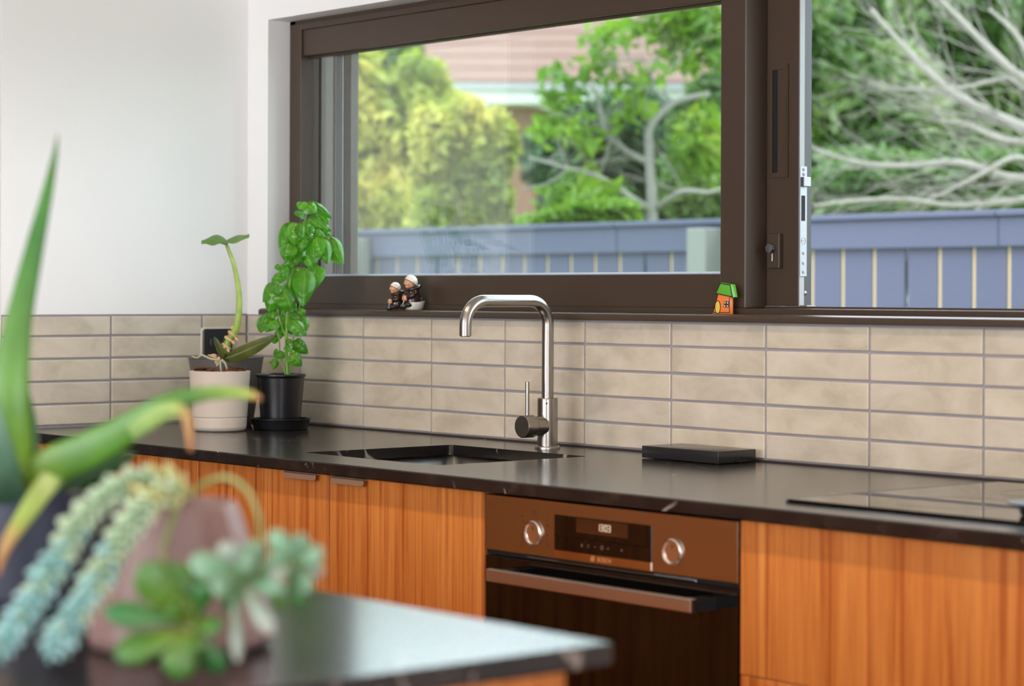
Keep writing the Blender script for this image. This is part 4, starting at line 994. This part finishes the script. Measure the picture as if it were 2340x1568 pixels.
def twig(q, p, d, L, r, depth, rnd, spread=.5):
    n = 5; pts = [Vector(p)]; dd = Vector(d).normalized()
    for i in range(n):
        dd = (dd + Vector((rnd.uniform(-1, 1), rnd.uniform(-1, 1), rnd.uniform(-1, 1))) * .14).normalized(); pts.append(pts[-1] + dd * L / n)
    q.tube(pts, [r * (1 - .75 * i / n) for i in range(n + 1)], 5, False)
    if depth > 0:
        for k in range(4 if depth > 1 else 5):
            i = rnd.randint(1, n); e = (dd + Vector((rnd.uniform(-1, 1), rnd.uniform(-1, 1), rnd.uniform(-.7, 1))) * spread).normalized(); twig(q, pts[i], e, L * rnd.uniform(.45, .75), r * .45, depth - 1, rnd, spread)
FOL = {
 'yellow': m_foliage('yellow_green_leaves', [(.25, srgb((96, 122, 36))), (.42, srgb((150, 164, 60))), (.58, srgb((194, 186, 92))), (.78, srgb((208, 184, 118)))], 1.6, .45),
 'bright': m_foliage('bright_green_leaves', [(.3, srgb((64, 108, 26))), (.6, srgb((112, 148, 40))), (.8, srgb((172, 182, 58)))], 2.2, .45),
 'mid': m_foliage('mid_green_leaves', [(.25, srgb((40, 72, 32))), (.5, srgb((80, 112, 54))), (.75, srgb((128, 146, 90)))], 1.3, .4),
 'dark': m_foliage('dark_green_leaves', [(.3, srgb((30, 56, 34))), (.6, srgb((58, 88, 52))), (.8, srgb((96, 122, 80)))], 1.2, .35)}
MBK = plain('grey_bark', (150, 146, 132), .9); MBK2 = plain('lichen_bark', (124, 121, 112), .9); MBK3 = plain('brown_bark', (92, 78, 62), .9)
def hill_z(x, y):
    if y <= 6.0: return GZ
    fi = min((y - 6.0) / 3.6, hm - .001); fj = min(max((x + 48) / 2.7, 0), hn - .001); i, j = int(fi), int(fj); a, b = fi - i, fj - j
    z = lambda i_, j_: hv[i_ * (hn + 1) + j_][2]
    return min(z(i, j), z(i + 1, j), z(i, j + 1), z(i + 1, j + 1))
def shrub(name, label, px, py, d, wpx, hpx, mat, n, size, seed, group=None, bark=None):
    k_ = d / FPX; c_ = at(px, py, d); base = Vector((c_.x, c_.y, c_.z - hpx * k_))
    t = thing(name, label, 'tree' if 'tree' in name else 'shrub', (c_.x, c_.y, hill_z(c_.x, c_.y) - .02), group)
    rn = random.Random(seed); bl = []
    for i in range(12):
        x = rn.uniform(-.75, .75); z = rn.uniform(-.8, .75); r_ = rn.uniform(.32, .52)
        p_ = c_ + RT * (x * wpx * k_) + Vector((0, 0, z * hpx * k_)) + FW * rn.uniform(-.5, .5) * wpx * k_ * .7
        bl.append((p_.x, p_.y, p_.z, r_ * wpx * k_, r_ * wpx * k_, r_ * hpx * k_))
    foliage('foliage', mat, t, bl, n, size, seed)
    q = MB(); b0 = Vector(t['_o'])
    for i in range(4): twig(q, b0 + Vector((rn.uniform(-.1, .1), rn.uniform(-.1, .1), 0)), Vector((rn.uniform(-.4, .4), rn.uniform(-.3, .3), 1)), (c_.z - b0.z) * .6, .03, 1, rn)
    q.build('branches', bark or MBK3, t); return t
shrub('yellow_shrub', 'large yellow-green shrub filling the left of the window, behind the fence', 880, 330, 15, 200, 260, FOL['yellow'], 16000, .06, 21)
shrub('yellow_shrub', 'yellow-green shrub nearest the middle of the window, behind the fence', 1050, 400, 12.4, 115, 170, FOL['yellow'], 9000, .045, 22)
shrub('low_shrub', 'low bright green shrub just above the fence left of the pale tree', 1320, 492, 11.0, 120, 26, FOL['bright'], 2000, .04, 23)
shrub('dark_shrub', 'dark green shrub behind the pale-trunked tree', 1440, 390, 17.5, 260, 160, FOL['dark'], 9000, .07, 24)
shrub('mid_shrub', 'mid green shrub behind the right edge of the glazed pane', 1640, 350, 14.2, 110, 160, FOL['mid'], 8000, .06, 25)
shrub('bank_shrub', 'dense green shrub on the bank, left in the open gap', 1930, 220, 15.5, 210, 360, FOL['mid'], 16000, .065, 26)
shrub('bank_shrub', 'dense green shrub on the bank, right in the open gap', 2290, 200, 18.5, 260, 380, FOL['mid'], 16000, .075, 27)
shrub('bank_shrub', 'pale green low shrub along the fence in the open gap', 2080, 430, 13, 330, 90, FOL['mid'], 8000, .05, 28)
shrub('bank_shrub', 'distant green shrub at the far left behind the yellow shrubs', 810, 250, 19, 215, 330, FOL['mid'], 10000, .08, 29)
shrub('tall_shrub', 'tall hazy green shrub high on the bank behind the open gap', 2120, 40, 24, 460, 430, FOL['mid'], 22000, .12, 31)
shrub('bank_shrub', 'dark green shrub beyond the right edge of the picture', 2800, 260, 14, 240, 330, FOL['mid'], 9000, .07, 30)

# pale-trunked tree behind the glazed pane
td_ = 11.8
pt = thing('pale_tree', 'slender pale-trunked tree with sparse bright leaves seen through the glass', 'tree', tuple(at(1490, 700, td_)))
q = MB()
def limb(q, pts, r0, r1, dd=td_): 
    p_ = pxpath([(x, y, dd + (z if True else 0)) for x, y, z in pts], 5); q.tube(p_, [r0 + (r1 - r0) * i / (len(p_) - 1) for i in range(len(p_))], 8)
    return p_
limb(q, [(1490, 1100, 0), (1490, 500, 0), (1488, 420, 0), (1484, 340, 0), (1486, 290, 0), (1540, 235, .1), (1620, 215, .2)], .034, .016)
limb(q, [(1484, 480, 0), (1440, 450, -.1), (1370, 405, -.1), (1300, 385, -.1), (1210, 360, 0)], .022, .007)
limb(q, [(1484, 372, 0), (1430, 345, .1), (1385, 305, .1), (1370, 240, .2), (1350, 190, .2)], .020, .006)
limb(q, [(1498, 478, 0), (1560, 438, -.2), (1620, 440, -.2), (1680, 420, -.2)], .018, .008)
limb(q, [(1486, 290, 0), (1470, 220, .1), (1500, 140, .1), (1530, 60, .1)], .016, .005)
limb(q, [(1300, 385, -.1), (1250, 420, -.1), (1190, 430, -.1)], .008, .003)
rn = random.Random(41)
for px_, py_ in ((1370, 405), (1430, 345), (1385, 305), (1560, 438), (1540, 235), (1470, 220), (1300, 385), (1500, 140), (1250, 370)):
    for _ in range(2): twig(q, at(px_, py_, td_), RT * rn.uniform(-1, 1) + Vector((0, 0, rn.uniform(-.1, 1))) + FW * rn.uniform(-.5, .5), .35, .007, 1, rn)
q.build('trunk_and_limbs', MBK2, pt)
bl = []
for px_, py_, r_ in ((1500, 60, .16), (1580, 40, .2), (1380, 90, .13), (1620, 110, .16), (1290, 190, .14), (1360, 150, .1), (1280, 260, .12), (1330, 310, .12), (1480, 180, .1), (1570, 120, .13), (1600, 330, .14), (1630, 370, .16), (1450, 250, .13), (1350, 420, .12), (1290, 450, .14), (1400, 430, .10), (1560, 370, .12), (1250, 300, .10), (1420, 200, .1), (1620, 290, .14), (1330, 480, .12), (1400, 490, .1)):
    c_ = at(px_, py_, td_ + rn.uniform(-.2, .2)); bl.append((*c_, r_ * 1.2, r_ * 1.2, r_))
foliage('foliage', FOL['bright'], pt, bl, 1400, .048, 42)

# bare grey shrub in the open gap
gd = 11.0
gs = thing('bare_tree', 'leafless grey-branched tree arching over the fence in the open gap', 'tree', tuple(at(2560, 700, gd)))
q = MB(); rn = random.Random(51)
LB = [([(2560, 700, 0), (2500, 420, 0), (2420, 340, 0), (2330, 290, 0), (2240, 250, 0), (2160, 200, 0), (2060, 100, .1), (1990, 20, .1)], .050, .008),
      ([(2500, 420, 0), (2420, 240, .1), (2310, 160, .1), (2210, 60, .1), (2130, -20, .1)], .036, .008),
      ([(2500, 430, 0), (2400, 340, -.1), (2290, 320, -.1), (2220, 290, -.1), (2150, 275, -.1)], .030, .006),
      ([(2520, 500, 0), (2420, 420, -.1), (2300, 405, -.15), (2190, 372, -.15), (2060, 380, -.1), (1950, 370, -.1), (1850, 335, -.1)], .034, .006),
      ([(2520, 520, 0), (2420, 455, -.2), (2300, 462, -.2), (2180, 470, -.2), (2050, 455, -.2), (1930, 462, -.2), (1860, 470, -.2)], .026, .005),
      ([(2420, 340, 0), (2330, 190, .2), (2200, 200, .2), (2080, 205, .2), (1990, 190, .2)], .018, .004),
      ([(2420, 420, 0), (2330, 360, -.2), (2240, 400, -.2), (2160, 440, -.2), (2080, 470, -.2)], .018, .004),
      ([(2420, 240, 0), (2330, 90, 0), (2260, 20, 0)], .020, .006)]
for pts, r0, r1 in LB:
    p_ = limb(q, pts, r0, r1, gd); n_ = len(p_)
    for i in range(5, n_, 2):
        d_ = (p_[i] - p_[i - 1]).normalized(); r_ = r0 + (r1 - r0) * i / n_
        for _ in range(2): twig(q, p_[i], d_ + Vector((rn.uniform(-.7, .7), rn.uniform(-.7, .7), rn.uniform(-.6, .7))), rn.uniform(.25, .5), max(r_ * .18, .0018), 1, rn, .6)
q.build('branches', MBK2, gs)

# neighbour's house
hd_ = 27.0
nh = thing('neighbour_house', 'neighbouring house with a pinkish tiled roof and white eaves behind the trees', 'house', tuple(at(1350, 700, hd_)))
e0 = at(1040, 205, hd_); zE = e0.z
XD = Vector((RT.x, RT.y, 0)).normalized(); YD = Vector((FW.x, FW.y, 0)).normalized()
O_ = Vector((e0.x, e0.y, 0)); HW = 4.6
def HP(a, b, z): p = O_ + XD * a + YD * b; return Vector((p.x, p.y, z))
def slab(name, mat, pts8):
    MB().add(pts8, [[0, 1, 2, 3], [7, 6, 5, 4], [0, 4, 5, 1], [1, 5, 6, 2], [2, 6, 7, 3], [3, 7, 4, 0]]).build(name, mat, nh)
def hbox(name, mat, a0, a1, b0, b1, z0, z1):
    slab(name, mat, [HP(a0, b0, z0), HP(a1, b0, z0), HP(a1, b1, z0), HP(a0, b1, z0), HP(a0, b0, z1), HP(a1, b0, z1), HP(a1, b1, z1), HP(a0, b1, z1)])
hbox('wall', plain('brick_wall', (132, 96, 80), .9), .4, HW, .5, 4, GZ, zE - .1)
hbox('fascia', plain('white_fascia', (200, 200, 196), .6), -1.6, HW + .3, -.03, .02, zE - .16, zE + .05)
hbox('soffit', plain('white_soffit', (220, 220, 216), .6), -1.6, HW + .3, .02, .6, zE - .16, zE - .13)
hbox('gutter', M['alu_white'], -1.6, HW + .3, -.12, -.03, zE + .0, zE + .07)
mrt = plain('pink_roof_tile', (112, 82, 72), .8, bump=(20, .4, .02))
sl = .55
for r_ in range(9):
    b0, b1 = r_ * .34 - .1, r_ * .34 + .30
    z0, z1 = zE + .06 + (b0 + .1) * sl, zE + .06 + (b1 + .1) * sl
    slab('tile_course', mrt, [HP(-1.8, b0, z0), HP(HW + .4, b0, z0), HP(HW + .4, b1, z1), HP(-1.8, b1, z1), HP(-1.8, b0, z0 + .05), HP(HW + .4, b0, z0 + .05), HP(HW + .4, b1, z1 + .03), HP(-1.8, b1, z1 + .03)])
hbox('window', M['black_glass'], 1.0, 2.2, .46, .5, zE - 1.6, zE - .5)
for ob in bpy.data.objects:
    if '_o' in ob: del ob['_o']
